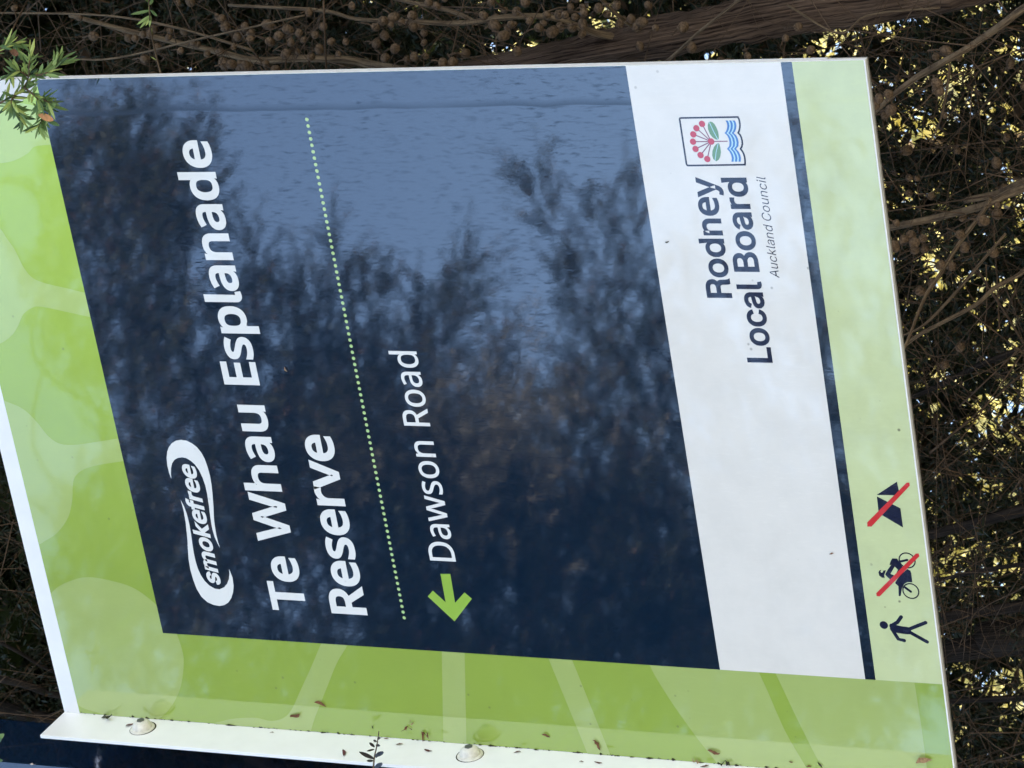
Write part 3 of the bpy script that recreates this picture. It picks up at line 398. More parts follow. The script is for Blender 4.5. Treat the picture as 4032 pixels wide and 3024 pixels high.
STEP = 0.00010
def place2d(name, polys_list, layer, mat, parent=panel):
    """polys_list: list of [outer, hole, hole...] contours in print units -> one flat mesh lying on the sheet.
    layer counts the print films; contours of one list are 15 microns apart so that overlaps do not clash"""
    V, F = [], []
    for k, polys in enumerate(polys_list):
        y = -STEP * layer - 0.000012 * (k % 6)
        loops = [[Vector((p[0], p[1], 0)) for p in c] for c in polys]
        flat = [p for c in loops for p in c]
        base = len(V)
        V += [(p.x * W, y, p.y * W + ZB) for p in flat]
        rot = Matrix.Rotation(0.3713, 3, 'Z')
        for t in tessellate_polygon([[rot @ (q * 1000.0) for q in c] for c in loops]):
            a, b_, c = (flat[i] for i in t)
            cr = (b_.x - a.x) * (c.y - a.y) - (b_.y - a.y) * (c.x - a.x)
            if abs(cr) < 1e-12: continue
            F.append(tuple(base + i for i in (t if cr > 0 else t[::-1])))
    return mesh_obj(name, V, F, mat, parent)
def clip(poly, u0=U0, u1=U1, v0=V0, v1=V1):
    for ax, val, keep in ((0, u0, 1), (0, u1, -1), (1, v0, 1), (1, v1, -1)):
        out = []
        for i in range(len(poly)):
            a, b_ = poly[i - 1], poly[i]
            ia, ib = keep * (a[ax] - val) >= 0, keep * (b_[ax] - val) >= 0
            if ia != ib:
                t = (val - a[ax]) / (b_[ax] - a[ax])
                out.append((a[0] + t * (b_[0] - a[0]), a[1] + t * (b_[1] - a[1])))
            if ib: out.append(b_)
        poly = out
    return poly
def rect(u0, u1, v0, v1): return [(u0, v0), (u1, v0), (u1, v1), (u0, v1)]
def curvy(pts, n=6, closed=True):
    P = [np.array(p, float) for p in pts]; m = len(P); out = []
    for i in range(m if closed else m - 1):
        a, b_, c, d = (P[(i + k) % m] if closed else P[min(max(i + k, 0), m - 1)] for k in (-1, 0, 1, 2))
        for t in np.arange(n) / n:
            out.append(tuple(0.5 * (2 * b_ + (c - a) * t + (2 * a - 5 * b_ + 4 * c - d) * t * t + (3 * b_ - a - 3 * c + d) * t ** 3)))
    if not closed: out.append(tuple(P[-1]))
    return out
def img(ox, oy, s, pts): return [suv(ox + x * s, oy + y * s) for x, y in pts]
def disc(u, v, r, n=28): return [(u + r * math.cos(a), v + r * math.sin(a)) for a in np.linspace(0, 2 * math.pi, n, endpoint=False)]
def stroke(pts, w, cap=True):
    """outline of a polyline of width w with round ends, as one contour"""
    P = [np.array(p, float) for p in pts]; Lf, Rt = [], []
    for i in range(len(P)):
        t = P[min(i + 1, len(P) - 1)] - P[max(i - 1, 0)]; t /= np.linalg.norm(t)
        nrm = np.array([-t[1], t[0]]) * w / 2
        Lf.append(P[i] + nrm); Rt.append(P[i] - nrm)
    def capp(c, d, s):
        t = P[-1] - P[-2] if s > 0 else P[0] - P[1]
        a0 = math.atan2(t[1], t[0])
        return [c + w / 2 * np.array([math.cos(a0 + a), math.sin(a0 + a)]) for a in np.linspace(math.pi / 2, -math.pi / 2, 7)[1:-1]]
    out = Lf + (capp(P[-1], 0, 1) if cap else []) + Rt[::-1] + (capp(P[0], 0, -1) if cap else [])
    return [tuple(p) for p in out]

# printed fields
place2d('green_field', [[rect(U0 + 0.0004, U1 - 0.0006, V0 + 0.0006, V1)]], 1, M['green'])
leafB = curvy(img(0, 0, 1, [(-60, 860), (0, 900), (27, 938), (59, 984), (91, 1048), (128, 1093), (182, 1116), (260, 1134), (333, 1152),
              (420, 1170), (440, 1265), (355, 1248), (273, 1230), (160, 1207), (123, 1214), (91, 1239), (73, 1280), (46, 1321), (0, 1353), (-60, 1375), (-140, 1330), (-180, 1150), (-140, 930)]))
leafC = curvy(img(0, 0, 1, [(-30, 1565), (23, 1580), (91, 1610), (146, 1662), (191, 1717), (237, 1747), (296, 1751), (365, 1742), (465, 1726),
              (560, 1712), (585, 1800), (488, 1815), (387, 1831), (328, 1849), (296, 1877), (287, 1913), (285, 1968), (269, 2036), (228, 2095), (182, 2127), (140, 2145), (60, 2120), (-10, 1950), (-40, 1750)]))
leafA = curvy(img(0, 0, 1, [(-200, 420), (-40, 400), (110, 410), (220, 450), (300, 540), (250, 575), (196, 570), (137, 577), (110, 603), (60, 630), (0, 642), (-100, 640), (-220, 560)]))
leafD = curvy(img(0, 0, 1, [(150, 2420), (210, 2327), (275, 2288), (346, 2272), (437, 2286), (532, 2318), (620, 2385), (675, 2450), (712, 2540), (724, 2614), (705, 2724),
              (646, 2815), (560, 2850), (470, 2840), (392, 2808), (310, 2778), (230, 2700), (160, 2560)]))
stemE = curvy(img(0, 0, 1, [(840, 2860), (880, 2838), (930, 2828), (1008, 2826), (1067, 2838), (1117, 2826), (1149, 2792), (1181, 2724), (1227, 2623), (1263, 2537),
              (1300, 2450), (1405, 2460), (1366, 2544), (1327, 2610), (1290, 2701), (1259, 2778), (1240, 2828), (1222, 2890), (1215, 2960), (900, 2960)]))
stemF = img(0, 0, 1, [(1739, 2520), (1746, 2915), (1748, 2990), (1841, 2990), (1837, 2929), (1829, 2520)])
stemG = img(0, 0, 1, [(2131, 2520), (2161, 2595), (2312, 2963), (2350, 3060), (2445, 3060), (2403, 2970), (2255, 2603), (2222, 2520)])
bigH = curvy(img(0, 0, 1, [(2530, 2560), (2558, 2619), (2590, 2678), (2654, 2778), (2745, 2906), (2818, 2997), (2880, 3090), (3215, 3100), (3174, 3020), (3092, 2879), (3024, 2724), (2990, 2651), (2955, 2580)]), 4)
bigJ = img(0, 0, 1, [(3020, 2580), (3056, 2655), (3138, 2828), (3206, 2965), (3238, 3024), (3290, 3120), (3670, 3120), (3650, 3024), (3627, 2851), (3602, 2694), (3585, 2580)])
tip = curvy(img(0, 0, 1, [(-200, 250), (0, 250), (120, 270), (150, 330), (90, 395), (0, 412), (-120, 418), (-220, 400)]))
left_clip = lambda p: clip(p)
def below_blue(p): return clip(p, U0, 0.0, V0, V1)
def above_blue(p): return clip(p, U0, U1, 1.0288, V1)
for i, (pg, cl) in enumerate(((leafA, above_blue), (leafB, above_blue), (leafC, above_blue), (leafD, clip), (stemE, below_blue), (stemF, below_blue),
                              (stemG, below_blue), (bigH, below_blue), (bigJ, below_blue))):
    place2d('leaf_shape', [[cl(pg)]], 2, M['leafgreen'])
place2d('leaf_shape', [[above_blue(tip)]], 2.3, M['white'])
place2d('navy_field', [[rect(0.0, U1 - 0.0006, 0.0, 1.0288)]], 3, M['navy'])
place2d('white_band', [[rect(0.0, U1 - 0.0006, -0.2411, 0.0)]], 3, M['white'])
place2d('navy_stripe', [[rect(0.0, U1 - 0.0006, -0.2580, -0.2411)]], 3, M['navy'])
place2d('pale_green_band', [[rect(0.0, U1 - 0.0006, V0 + 0.0006, -0.2580)]], 3, M['pale'])

# lettering ---------------------------------------------------------------
GLYPHS, WORDS = json.loads(GLYPH_JSON)
# a lower-case l with a small tail, and a straight-legged capital R for the council name
GLYPHS['Nl'] = [[[68, 606, 68, 606, 68, 606], [68, 150, 68, 78, 68, 30], [95, -8, 140, -8, 160, -8], [178, -6, 190, -2, 190, -2], [182, 54, 182, 54, 182, 54], [174, 52, 164, 52, 164, 52],
                 [146, 52, 138, 60, 138, 84], [138, 606, 138, 606, 138, 606]]]
GLYPHS['IR'] = [[[60, 0, 60, 0, 60, 0], [60, 509, 60, 509, 60, 509], [245, 509, 245, 509, 350, 509], [408, 450, 408, 368, 408, 315], [385, 275, 345, 258, 385, 245],
                 [396, 215, 398, 150, 400, 60], [404, 20, 418, 0, 418, 0], [345, 0, 345, 0, 333, 20], [334, 70, 332, 130, 330, 200], [310, 222, 250, 222, 250, 222], [125, 222, 125, 222, 125, 222], [125, 0, 125, 0, 125, 0]],
                [[125, 282, 125, 282, 125, 282], [235, 282, 235, 282, 310, 282], [342, 310, 342, 366, 342, 422], [310, 449, 240, 449, 240, 449], [125, 449, 125, 449, 125, 449]]]
GLYPHS['Ie'] = [[[c * 0.93 for c in p] for p in s] for s in GLYPHS['Ne']]
def sample(sp, n=5):
    out = []
    for i in range(len(sp)):
        a, b_ = sp[i], sp[(i + 1) % len(sp)]
        p0, p1, p2, p3 = (np.array(q, float) for q in (a[2:4], a[4:6], b_[0:2], b_[2:4]))
        if np.linalg.norm(p3 - p0) < 0.5: continue
        cr2 = lambda a_, c_: abs(a_[0] * c_[1] - a_[1] * c_[0])
        straight = cr2(p3 - p0, p1 - p0) + cr2(p3 - p0, p2 - p0) < 2.5 * np.linalg.norm(p3 - p0)
        for t in ([0.0] if straight else np.arange(n) / n):
            out.append((1 - t) ** 3 * p0 + 3 * t * (1 - t) ** 2 * p1 + 3 * t * t * (1 - t) * p2 + t ** 3 * p3)
    return out
def area(c): return 0.5 * sum(c[i - 1][0] * c[i][1] - c[i][0] * c[i - 1][1] for i in range(len(c)))
def fatten(c, d, outer):
    """move a contour outwards (holes inwards) by d"""
    P = np.array(c); n = len(P)
    s = 1.0 if area(c) > 0 else -1.0
    if not outer: s = -s
    out = []
    for i in range(n):
        e0 = P[i] - P[i - 1]; e1 = P[(i + 1) % n] - P[i]
        n0 = np.array([e0[1], -e0[0]]) / (np.linalg.norm(e0) + 1e-9); n1 = np.array([e1[1], -e1[0]]) / (np.linalg.norm(e1) + 1e-9)
        k = n0 + n1; q = k @ k
        mit = 2 * k / q if q > 0.35 else k / (np.linalg.norm(k) + 1e-9) * 1.5
        out.append(P[i] + s * d * mit)
    # merge points whose edge has turned round (tight inner corners)
    O = [np.array(p) for p in c]; Q = out; again = True
    while again and len(Q) > 4:
        again = False
        for i in range(len(Q)):
            j = (i + 1) % len(Q)
            if (Q[j] - Q[i]) @ (O[j] - O[i]) <= 0:
                Q[i] = (Q[i] + Q[j]) / 2; O[i] = (O[i] + O[j]) / 2
                Q.pop(j); O.pop(j); again = True
                break
    return Q
def inside(p, c):
    r = False
    for i in range(len(c)):
        a, b_ = c[i - 1], c[i]
        if (a[1] > p[1]) != (b_[1] > p[1]) and p[0] < (b_[0] - a[0]) * (p[1] - a[1]) / (b_[1] - a[1]) + a[0]: r = not r
    return r
def word(w, font, u0, u1, base, cap, fat, shear=0.0):
    """list of filled contours for a word set from u0 to u1 on baseline base, capital height cap"""
    capunits = 573.0 if font == 'N' else 509.0
    pieces = []; owner = []
    for ci, (ch, off) in enumerate(zip(w, WORDS[w])):
        cs = [sample(s) for s in GLYPHS[font + ch]]
        A = [abs(area(c)) for c in cs]
        par = []
        for i, c in enumerate(cs):
            h = [j for j in range(len(cs)) if j != i and A[j] > A[i] and inside(c[0], cs[j]) and inside(c[len(c) // 2], cs[j]) and ch not in 'k']
            par.append(h[0] if h else None)
        for i, c in enumerate(cs):
            if par[i] is None:
                owner.append(ci)
                pieces.append([[(p[0] + off, p[1]) for p in fatten(c, fat, True)]] +
                              [[(p[0] + off, p[1]) for p in fatten(cs[j], fat, False)] for j in range(len(cs)) if par[j] == i])
    sv = cap / (capunits + 2 * fat)
    pieces = [[[(p[0] + shear * p[1], p[1]) for p in c] for c in pc] for pc in pieces]
    xs = [p[0] for pc in pieces for c in pc for p in c]
    su = (u1 - u0) / (max(xs) - min(xs)); x0 = min(xs)
    done = [[[(u0 + (p[0] - x0) * su, base + (p[1] + fat) * sv) for p in c] for c in pc] for pc in pieces]
    return [[d for d, o in zip(done, owner) if o == ci] for ci in range(len(w))]
def letters(w, font, u0, u1, base, cap, fat, shear=0.0, mat='letter', layer=4):
    # one flat letter piece per character
    for pcs in word(w, font, u0, u1, base, cap, fat, shear):
        place2d('letter', pcs, layer, M[mat])
letters('Te', 'N', 0.0590, 0.1609, 0.7318, 0.0668, 25)
letters('Whau', 'N', 0.1878, 0.4366, 0.7318, 0.0668, 25)
letters('Esplanade', 'N', 0.4722, 0.8935, 0.7318, 0.0668, 25)
letters('Reserve', 'N', 0.0592, 0.3868, 0.6177, 0.0680, 25)
letters('Dawson', 'N', 0.1680, 0.3818, 0.4338, 0.0470, 6)
letters('Road', 'N', 0.4083, 0.5378, 0.4338, 0.0470, 6)
letters('Rodney', 'I', 0.6346, 0.8262, -0.1140, 0.0404, 19, 0.0, 'ink')
letters('Local', 'I', 0.5306, 0.6618, -0.1635, 0.0404, 19, 0.0, 'ink')
letters('Board', 'I', 0.6767, 0.8248, -0.1635, 0.0404, 19, 0.0, 'ink')
letters('Auckland', 'I', 0.6674, 0.7520, -0.1930, 0.0138, -5, 0.22, 'ink')
letters('Council', 'I', 0.7575, 0.8260, -0.1930, 0.0138, -5, 0.22, 'ink')

# smoke-free badge
c3 = (620, 1680, 400 / 1843.0); c4 = (700, 2020, 360 / 1531.0)
up = img(*c3, [(255, 940), (215, 840), (182, 700), (170, 560), (180, 450), (210, 370), (260, 300), (340, 250), (430, 235), (530, 250), (630, 300), (720, 370), (800, 470),
               (860, 580), (910, 720), (955, 880), (985, 1050), (1005, 1250), (1020, 1450)]) + \
     img(*c4, [(605, 0), (610, 100), (625, 220), (650, 370), (680, 490), (710, 580), (670, 510), (620, 400), (585, 280), (560, 150), (540, 0)]) + \
     img(*c3, [(940, 1450), (905, 1220), (870, 1060), (820, 920), (760, 790), (680, 680), (600, 610), (520, 565), (450, 552), (370, 565), (310, 600), (270, 660), (250, 750), (248, 850)])
lo = img(*c3, [(425, 1325), (460, 1450), (490, 1570)]) + \
     img(*c4, [(108, 0), (135, 150), (150, 300), (165, 450), (172, 600), (185, 780), (215, 950), (260, 1110), (320, 1270), (400, 1400), (500, 1490), (600, 1535), (700, 1553),
               (780, 1540), (850, 1495), (900, 1420), (930, 1320), (938, 1210), (920, 1080), (890, 1000), (862, 935), (868, 1020), (860, 1100), (830, 1180), (780, 1240), (700, 1275),
               (620, 1262), (530, 1210), (450, 1130), (390, 1040), (340, 930), (300, 800), (270, 660), (245, 500), (225, 350), (200, 200), (165, 50)]) + \
     img(*c3, [(530, 1560), (480, 1430)])
place2d('badge_swoosh', [[up]], 4, M['letter'])
place2d('badge_swoosh', [[lo]], 4, M['letter'])
letters('smokefree', 'I', 0.1005, 0.3250, 0.8895, 0.0325, 27, 0.20, 'letter', 5)

# dotted rule, arrow
for i in range(83):
    place2d('dot', [[disc(0.9249 - i * (0.9249 - 0.0588) / 82, 0.5483 + 0.0015 * i / 82, 0.0030, 16)]], 4, M['dot'])
place2d('arrow', [[img(1008, 2268, 0.4557, [(1595, -20), (1680, -20), (1722, 230), (1803, 140), (1867, 195), (1717, 390), (1485, 175), (1530, 125), (1640, 225)])]], 4, M['arrow'])

# council crest
c7 = (2660, 440, 320 / 2212.0)
wave = lambda pts: img(*c7, pts)
fr = [(115, 200), (122, 175), (145, 166), (900, 152), (1700, 140), (1728, 195), (1748, 270), (1757, 360), (1752, 430), (1735, 510), (1708, 572), (1760, 625), (1795, 700), (1817, 790), (1822, 870),
      (1808, 945), (1772, 1008), (1820, 1065), (1860, 1145), (1885, 1230), (1897, 1330), (1895, 1436), (1100, 1449), (350, 1460), (318, 1448), (302, 1420), (208, 810)]
fr_uv = img(*c7, fr)
cc = np.mean(fr_uv, axis=0)
def frame_ring(c, w):
    P = [np.array(p) for p in c]; n = len(P); o, i_ = [], []
    s = 1 if area(c) > 0 else -1
    for k in range(n):
        e0 = P[k] - P[k - 1]; e1 = P[(k + 1) % n] - P[k]
        n0 = np.array([e0[1], -e0[0]]) / np.linalg.norm(e0); n1 = np.array([e1[1], -e1[0]]) / np.linalg.norm(e1)
        q = n0 + n1; q = 2 * q / max(q @ q, 0.9)
        o.append(tuple(P[k] + s * q * w / 2)); i_.append(tuple(P[k] - s * q * w / 2))
    return [o, i_]
place2d('crest_frame', [frame_ring(fr_uv, 0.0026)], 4, M['ink'])
cu, cv = img(*c7, [(975, 805)])[0]
balls = img(*c7, [(725, 325), (572, 443), (487, 610), (480, 810), (548, 1008), (685, 1175), (868, 1282)])
place2d('crest_flower_stalk', [[stroke([(cu, cv), b_], 0.0015)] for b_ in balls] + [[stroke([(cu, cv), img(*c7, [(1410, 798)])[0]], 0.0014)]], 4, M['stalk'])
place2d('crest_flower', [[disc(*b_, 0.0049)] for b_ in balls] + [[disc(cu, cv, 0.0050)]], 5, M['crimson'])
place2d('crest_leaf', [[img(*c7, [(950, 262), (905, 285), (880, 360), (890, 480), (940, 600), (1010, 690), (1090, 745), (1160, 760), (1182, 720), (1180, 640), (1160, 530), (1120, 430), (1070, 340), (1010, 280)])]], 4, M['leafprint'])
place2d('crest_leaf', [[img(*c7, [(1175, 845), (1110, 880), (1050, 950), (1010, 1060), (1000, 1180), (1030, 1280), (1085, 1330), (1120, 1345), (1180, 1300), (1220, 1220), (1240, 1100), (1225, 980), (1200, 880)])]], 4, M['leafprint'])
place2d('crest_leaf_rib', [[stroke(img(*c7, q), 0.0010)] for q in ([(930, 290), (1040, 530), (1155, 745)], [(1165, 865), (1110, 1090), (1082, 1315)])], 5, M['cyan'])
wl = [(1365, 235), (1400, 300), (1412, 380), (1402, 460), (1375, 530), (1338, 577), (1400, 630), (1450, 720), (1472, 830), (1465, 930), (1402, 1007), (1470, 1080), (1518, 1180), (1535, 1260), (1525, 1355)]
def wband(o, w): return img(*c7, [(x + o, y) for x, y in wl] + [(x + o + w, y) for x, y in wl[::-1]])
for o in (0, 96, 192): place2d('crest_wave', [[wband(o, 58)]], 4, M['blue'])
for o in (59, 155): place2d('crest_wave_gap', [[wband(o, 36)]], 4, M['cyan'])

# pictograms
c8 = (3380, 2160, 320 / 1327.0)
hd = img(*c8, [(417, 1245)])[0]
sw = 0.0058
place2d('walker_pictogram', [[disc(*hd, 0.0066)],
        [curvy(img(*c8, [(508, 1262), (528, 1222), (600, 1240), (700, 1264), (820, 1282), (856, 1330), (862, 1392), (760, 1392), (610, 1368), (548, 1335)]), 3)],
        [stroke(img(*c8, [(555, 1250), (640, 1198), (700, 1112)]), sw)], [stroke(img(*c8, [(545, 1305), (655, 1475), (750, 1497)]), sw)],
        [stroke(img(*c8, [(830, 1312), (1100, 1205)]), sw)], [stroke(img(*c8, [(840, 1362), (1125, 1520)]), sw)]], 4, M['ink'])
w1 = img(*c8, [(797, 190)])[0]; w2 = img(*c8, [(858, 690)])[0]
place2d('motorbike_pictogram', [[disc(*w1, 0.0135), disc(*w1, 0.0115)], [disc(*w2, 0.0135), disc(*w2, 0.0115)],
        [stroke(img(*c8, [(690, 207), (800, 182)]), 0.0036)], [stroke(img(*c8, [(765, 632), (858, 700)]), 0.0038)],
        [img(*c8, [(330, 390), (345, 352), (375, 345), (362, 370), (375, 392), (400, 385), (410, 355), (450, 350), (440, 390), (420, 430), (432, 475), (385, 470), (345, 440)])],
        [img(*c8, [(510, 265), (530, 200), (555, 158), (635, 160), (655, 195), (680, 242), (720, 290), (760, 322), (700, 400), (660, 440), (600, 482), (520, 500), (455, 440), (440, 415), (480, 340), (540, 262)]),
         img(*c8, [(595, 290), (650, 340), (600, 440), (525, 410)])],
        [img(*c8, [(700, 420), (800, 330), (850, 360), (865, 400), (882, 548), (800, 545), (745, 580), (712, 650), (692, 770), (660, 772), (655, 610), (600, 560), (640, 490)])]], 4, M['ink'])
place2d('red_slash', [[img(*c8, [(940, 78), (985, 75), (998, 120), (350, 778), (300, 772), (293, 725)])]], 5, M['red'])
c9 = (3024, 1512, 0.4557)
place2d('tent_pictogram', [[img(*c9, [(940, 957), (1115, 842), (1140, 960)])], [img(*c9, [(942, 970), (1145, 1072), (1168, 1238), (958, 1115)])]], 4, M['ink'])
place2d('red_slash', [[img(*c9, [(1200, 850), (1222, 850), (1227, 875), (895, 1230), (860, 1230), (858, 1195)])]], 5, M['red'])

# bolts on the flange: domed button heads with a washer and a hexagon socket, pointing to the right
def dome_geo(r, h, n=28, rings=7, flat=0.30):
    V, F = [], []
    for k in range(rings + 1):
        a = math.pi / 2 * k / rings
        rr = r * (flat + (1 - flat) * math.cos(a)) if k else r
        V += [(h * math.sin(a), rr * math.cos(t), rr * math.sin(t)) for t in np.linspace(0, 2 * math.pi, n, endpoint=False)]
    for k in range(rings):
        F += [(k * n + j, k * n + (j + 1) % n, (k + 1) * n + (j + 1) % n, (k + 1) * n + j) for j in range(n)]
    F.append(tuple(range(rings * n, rings * n + n)))
    return V, F
BR = 0.0105
dv, df = dome_geo(BR, 0.0085)
wv, wf = dome_geo(BR * 1.27, 0.0018, 28, 3, 0.85)
hv = [(x, 0.0043 * math.cos(a), 0.0043 * math.sin(a)) for x in (0.0, 0.0012) for a in np.linspace(0, 2 * math.pi, 6, endpoint=False)]
hf = [(k, (k + 1) % 6, 6 + (k + 1) % 6, 6 + k) for k in range(6)] + [(6, 7, 8, 9, 10, 11)]
ring_v, ring_f = dome_geo(BR * 1.36, 0.0005, 28, 2, 0.95)
for i, vv in enumerate((1.0918, 0.4560)):
    loc = (U0 * W, -0.0345 * W, vv * W + ZB)
    if i == 0:
        bo = mesh_obj('bolt', dv, df, M['bolt'], sign, True)
        wa = mesh_obj('washer', wv, wf, M['bolt'], bo, True)
        so = mesh_obj('socket', hv, hf, M['steel'], bo)
        st = mesh_obj('dirt_ring', ring_v, ring_f, M['grime'], bo)
        proto = (bo, wa, so, st)
    else:
        bo, wa, so, st = (o.copy() for o in proto)
        for o in (bo, wa, so, st): COL.objects.link(o)
        wa.parent = so.parent = st.parent = bo
    bo.location = Vector(loc) + Vector((0.0015, 0, 0))
    bo.rotation_euler = (0.4 + i, 0, 0)
    wa.location = (-0.0014, 0, 0)
    so.location = (0.0079, 0, 0)
    st.location = (-0.0015, 0.0006, -0.0004)
# grime gathered in the fold between sheet and flange
g = Bag()
ico_v = [(0, 0, 1), (0.89, 0, 0.45), (0.28, 0.85, 0.45), (-0.72, 0.53, 0.45), (-0.72, -0.53, 0.45), (0.28, -0.85, 0.45), (0, 0, -1)]
ico_f = [(0, 1, 2), (0, 2, 3), (0, 3, 4), (0, 4, 5), (0, 5, 1), (6, 2, 1), (6, 3, 2), (6, 4, 3), (6, 5, 4), (6, 1, 5)]
for k in range(170):
    z = RNG.uniform(V0, VT) * W + ZB
    s = RNG.gamma(1.6, 0.00042) + 0.0002
    c = np.array([U0 * W + abs(RNG.normal(0, 0.0006)), -abs(RNG.normal(0, 0.0005)), z])
    g.add(np.array(ico_v) * np.array([s, s * 0.6, s * RNG.uniform(0.8, 2.6)]) * RNG.uniform(0.7, 1.3, (7, 1)) + c, ico_f)
tag(g.obj('grime', M['grime'], sign), 'dark mossy grime along the fold of the flange', None, None, 'stuff')

# ------------------------------------------------------------------ the cone-bearing hedge tree behind the sign
def limb(name, pts, mat, parent, sides=10, rough=0.0, n=None, seed=1):
    """pts: (x, y, radius in photo pixels, metres behind the sign)"""
    P = np.array([at(x, y, Y) for x, y, r, Y in pts])
    d = np.linalg.norm(P - CAM, axis=1)
    R = np.array([r for x, y, r, Y in pts]) * d / FPX
    P, R = smooth_path(P, R, n or 6 * len(pts))
    V, F, UV = tube_geo(P, R, sides, rough, seed)
    return mesh_obj(name, V, F, mat, parent, True, UV)
def limb_w(name, pts, radii, mat, parent, sides=10, rough=0.0, n=None, seed=1):
    P, R = smooth_path(pts, radii, n or 6 * len(pts))
    V, F, UV = tube_geo(P, R, sides, rough, seed)
    return mesh_obj(name, V, F, mat, parent, True, UV)

treeA = empty('cone_tree', (0.95, 0.62, 0.0), 'cone-bearing conifer with stringy reddish trunk beside the right edge of the sign', 'tree')
# main stem: rises from the ground, leans left past the right edge of the sign
low = at(4300, -190, 0.56)
stem_px = [(4300, -190, 108, 0.56), (3600, -30, 98, 0.52), (3100, 45, 92, 0.50), (2700, 128, 80, 0.48), (2300, 205, 66, 0.48), (2000, 262, 56, 0.50), (1500, 345, 46, 0.55), (900, 440, 36, 0.66), (300, 480, 26, 0.80)]
P = [np.array([0.98, 0.62, -0.1]), np.array([0.90, 0.60, 0.9]), low + np.array([0.06, 0.03, -0.55])] + [at(x, y, Y) for x, y, r, Y in stem_px]
R = [0.075, 0.060, 0.042] + [r * np.linalg.norm(at(x, y, Y) - CAM) / FPX for x, y, r, Y in stem_px]
P += [P[-1] + np.array([-0.10, 0.25, 0.7]), P[-1] + np.array([-0.15, 0.6, 1.9]), P[-1] + np.array([0.1, 0.9, 3.2])]
R += [0.022, 0.018, 0.010]
limb_w('trunk', P, R, M['bark'], treeA, 22, 0.10, 150, 3)
limbsA = [
    [(273, 59, 9, .50), (547, 132, 11, .52), (866, 205, 12, .55), (1008, 237, 14, .56), (1190, 230, 15, .58), (1372, 236, 16, .6), (1464, 255, 17, .6), (1700, 300, 20, .55)],
    [(900, 20, 6, .42), (1263, 41, 8, .42), (1404, 75, 8, .42), (1600, 84, 9, .42), (1810, 91, 11, .42), (2016, 66, 12, .42), (2150, 66, 12, .43), (2240, 91, 13, .44), (2371, 137, 15, .46), (2560, 170, 20, .49)],
    [(1300, -60, 6, .45), (1600, 5, 8, .44), (1783, 46, 9, .43), (1880, 92, 10, .42)],
    [(2300, -80, 7, .40), (2371, 0, 8, .41), (2426, 55, 8, .43), (2499, 109, 10, .46), (2600, 150, 16, .49)],
    [(3050, -120, 4, .30), (2891, 14, 6, .31), (2745, 132, 6, .33), (2631, 237, 7, .36), (2500, 330, 7, .40)],
    [(4250, -120, 17, .36), (4032, 32, 15, .37), (3958, 87, 15, .37), (3844, 169, 14, .38), (3753, 223, 14, .38), (3616, 301, 13, .40), (3502, 387, 11, .41), (3448, 437, 10, .42), (3330, 540, 8, .46)],
    [(4200, 680, 17, .42), (3981, 760, 16, .42), (3867, 811, 15, .42), (3708, 852, 14, .44), (3548, 888, 13, .45), (3400, 915, 11, .48)],
    [(3900, 780, 9, .40), (3867, 838, 9, .40), (3776, 961, 8, .39), (3698, 1084, 8, .38), (3639, 1175, 7, .37), (3557, 1380, 6, .36), (3480, 1520, 5, .36)],
    [(4250, 930, 10, .34), (4032, 1070, 9, .34), (3917, 1134, 9, .34), (3844, 1198, 9, .34), (3708, 1271, 8, .35), (3607, 1326, 8, .36), (3480, 1430, 6, .38)],
    [(3960, 920, 6, .33), (3885, 1007, 6, .33), (3717, 1203, 6, .35), (3616, 1294, 5, .36), (3500, 1340, 4, .38)],
    [(4200, 640, 18, .48), (4032, 715, 17, .48), (3935, 760, 15, .49), (3800, 790, 12, .5)],
    [(3740, 250, 6, .40), (3730, 340, 5, .40), (3700, 480, 4, .41), (3660, 560, 3, .41)],
    [(1000, 200, 6, .36), (700, 110, 5, .36), (400, 60, 4, .37), (-50, 50, 4, .38)],
    [(1200, 60, 4, .33), (800, 150, 4, .34), (450, 230, 4, .36), (250, 230, 3, .37)],
    [(3100, 20, 5, .42), (3300, 130, 5, .40), (3420, 60, 4, .40), (3700, 30, 4, .40)],
]
for i, pts in enumerate(limbsA):
    o = limb('branch', pts, M['limb'], treeA, 9, 0.06, None, 20 + i)
treeB = empty('shaded_tree', (-0.55, 1.15, 0.0), 'dark shaded conifer with slim bare limbs behind the lower left of the sign', 'tree')
P = [np.array([-0.55, 1.18, -0.1]), np.array([-0.5, 1.16, 1.3]), at(4250, 2500, .98), at(4032, 2525, .98), at(3890, 2543, .98), at(3717, 2566, .98), at(3200, 2650, 1.0), at(2200, 2800, 1.05), at(800, 2950, 1.15)]
P += [P[-1] + np.array([0, .2, .9]), P[-1] + np.array([.1, .5, 2.4])]
limb_w('trunk', P, [.06, .045, .020, .0165, .0155, .0150, .014, .0135, .013, .012, .007], M['frontbark'], treeB, 12, 0.06, 90, 9)
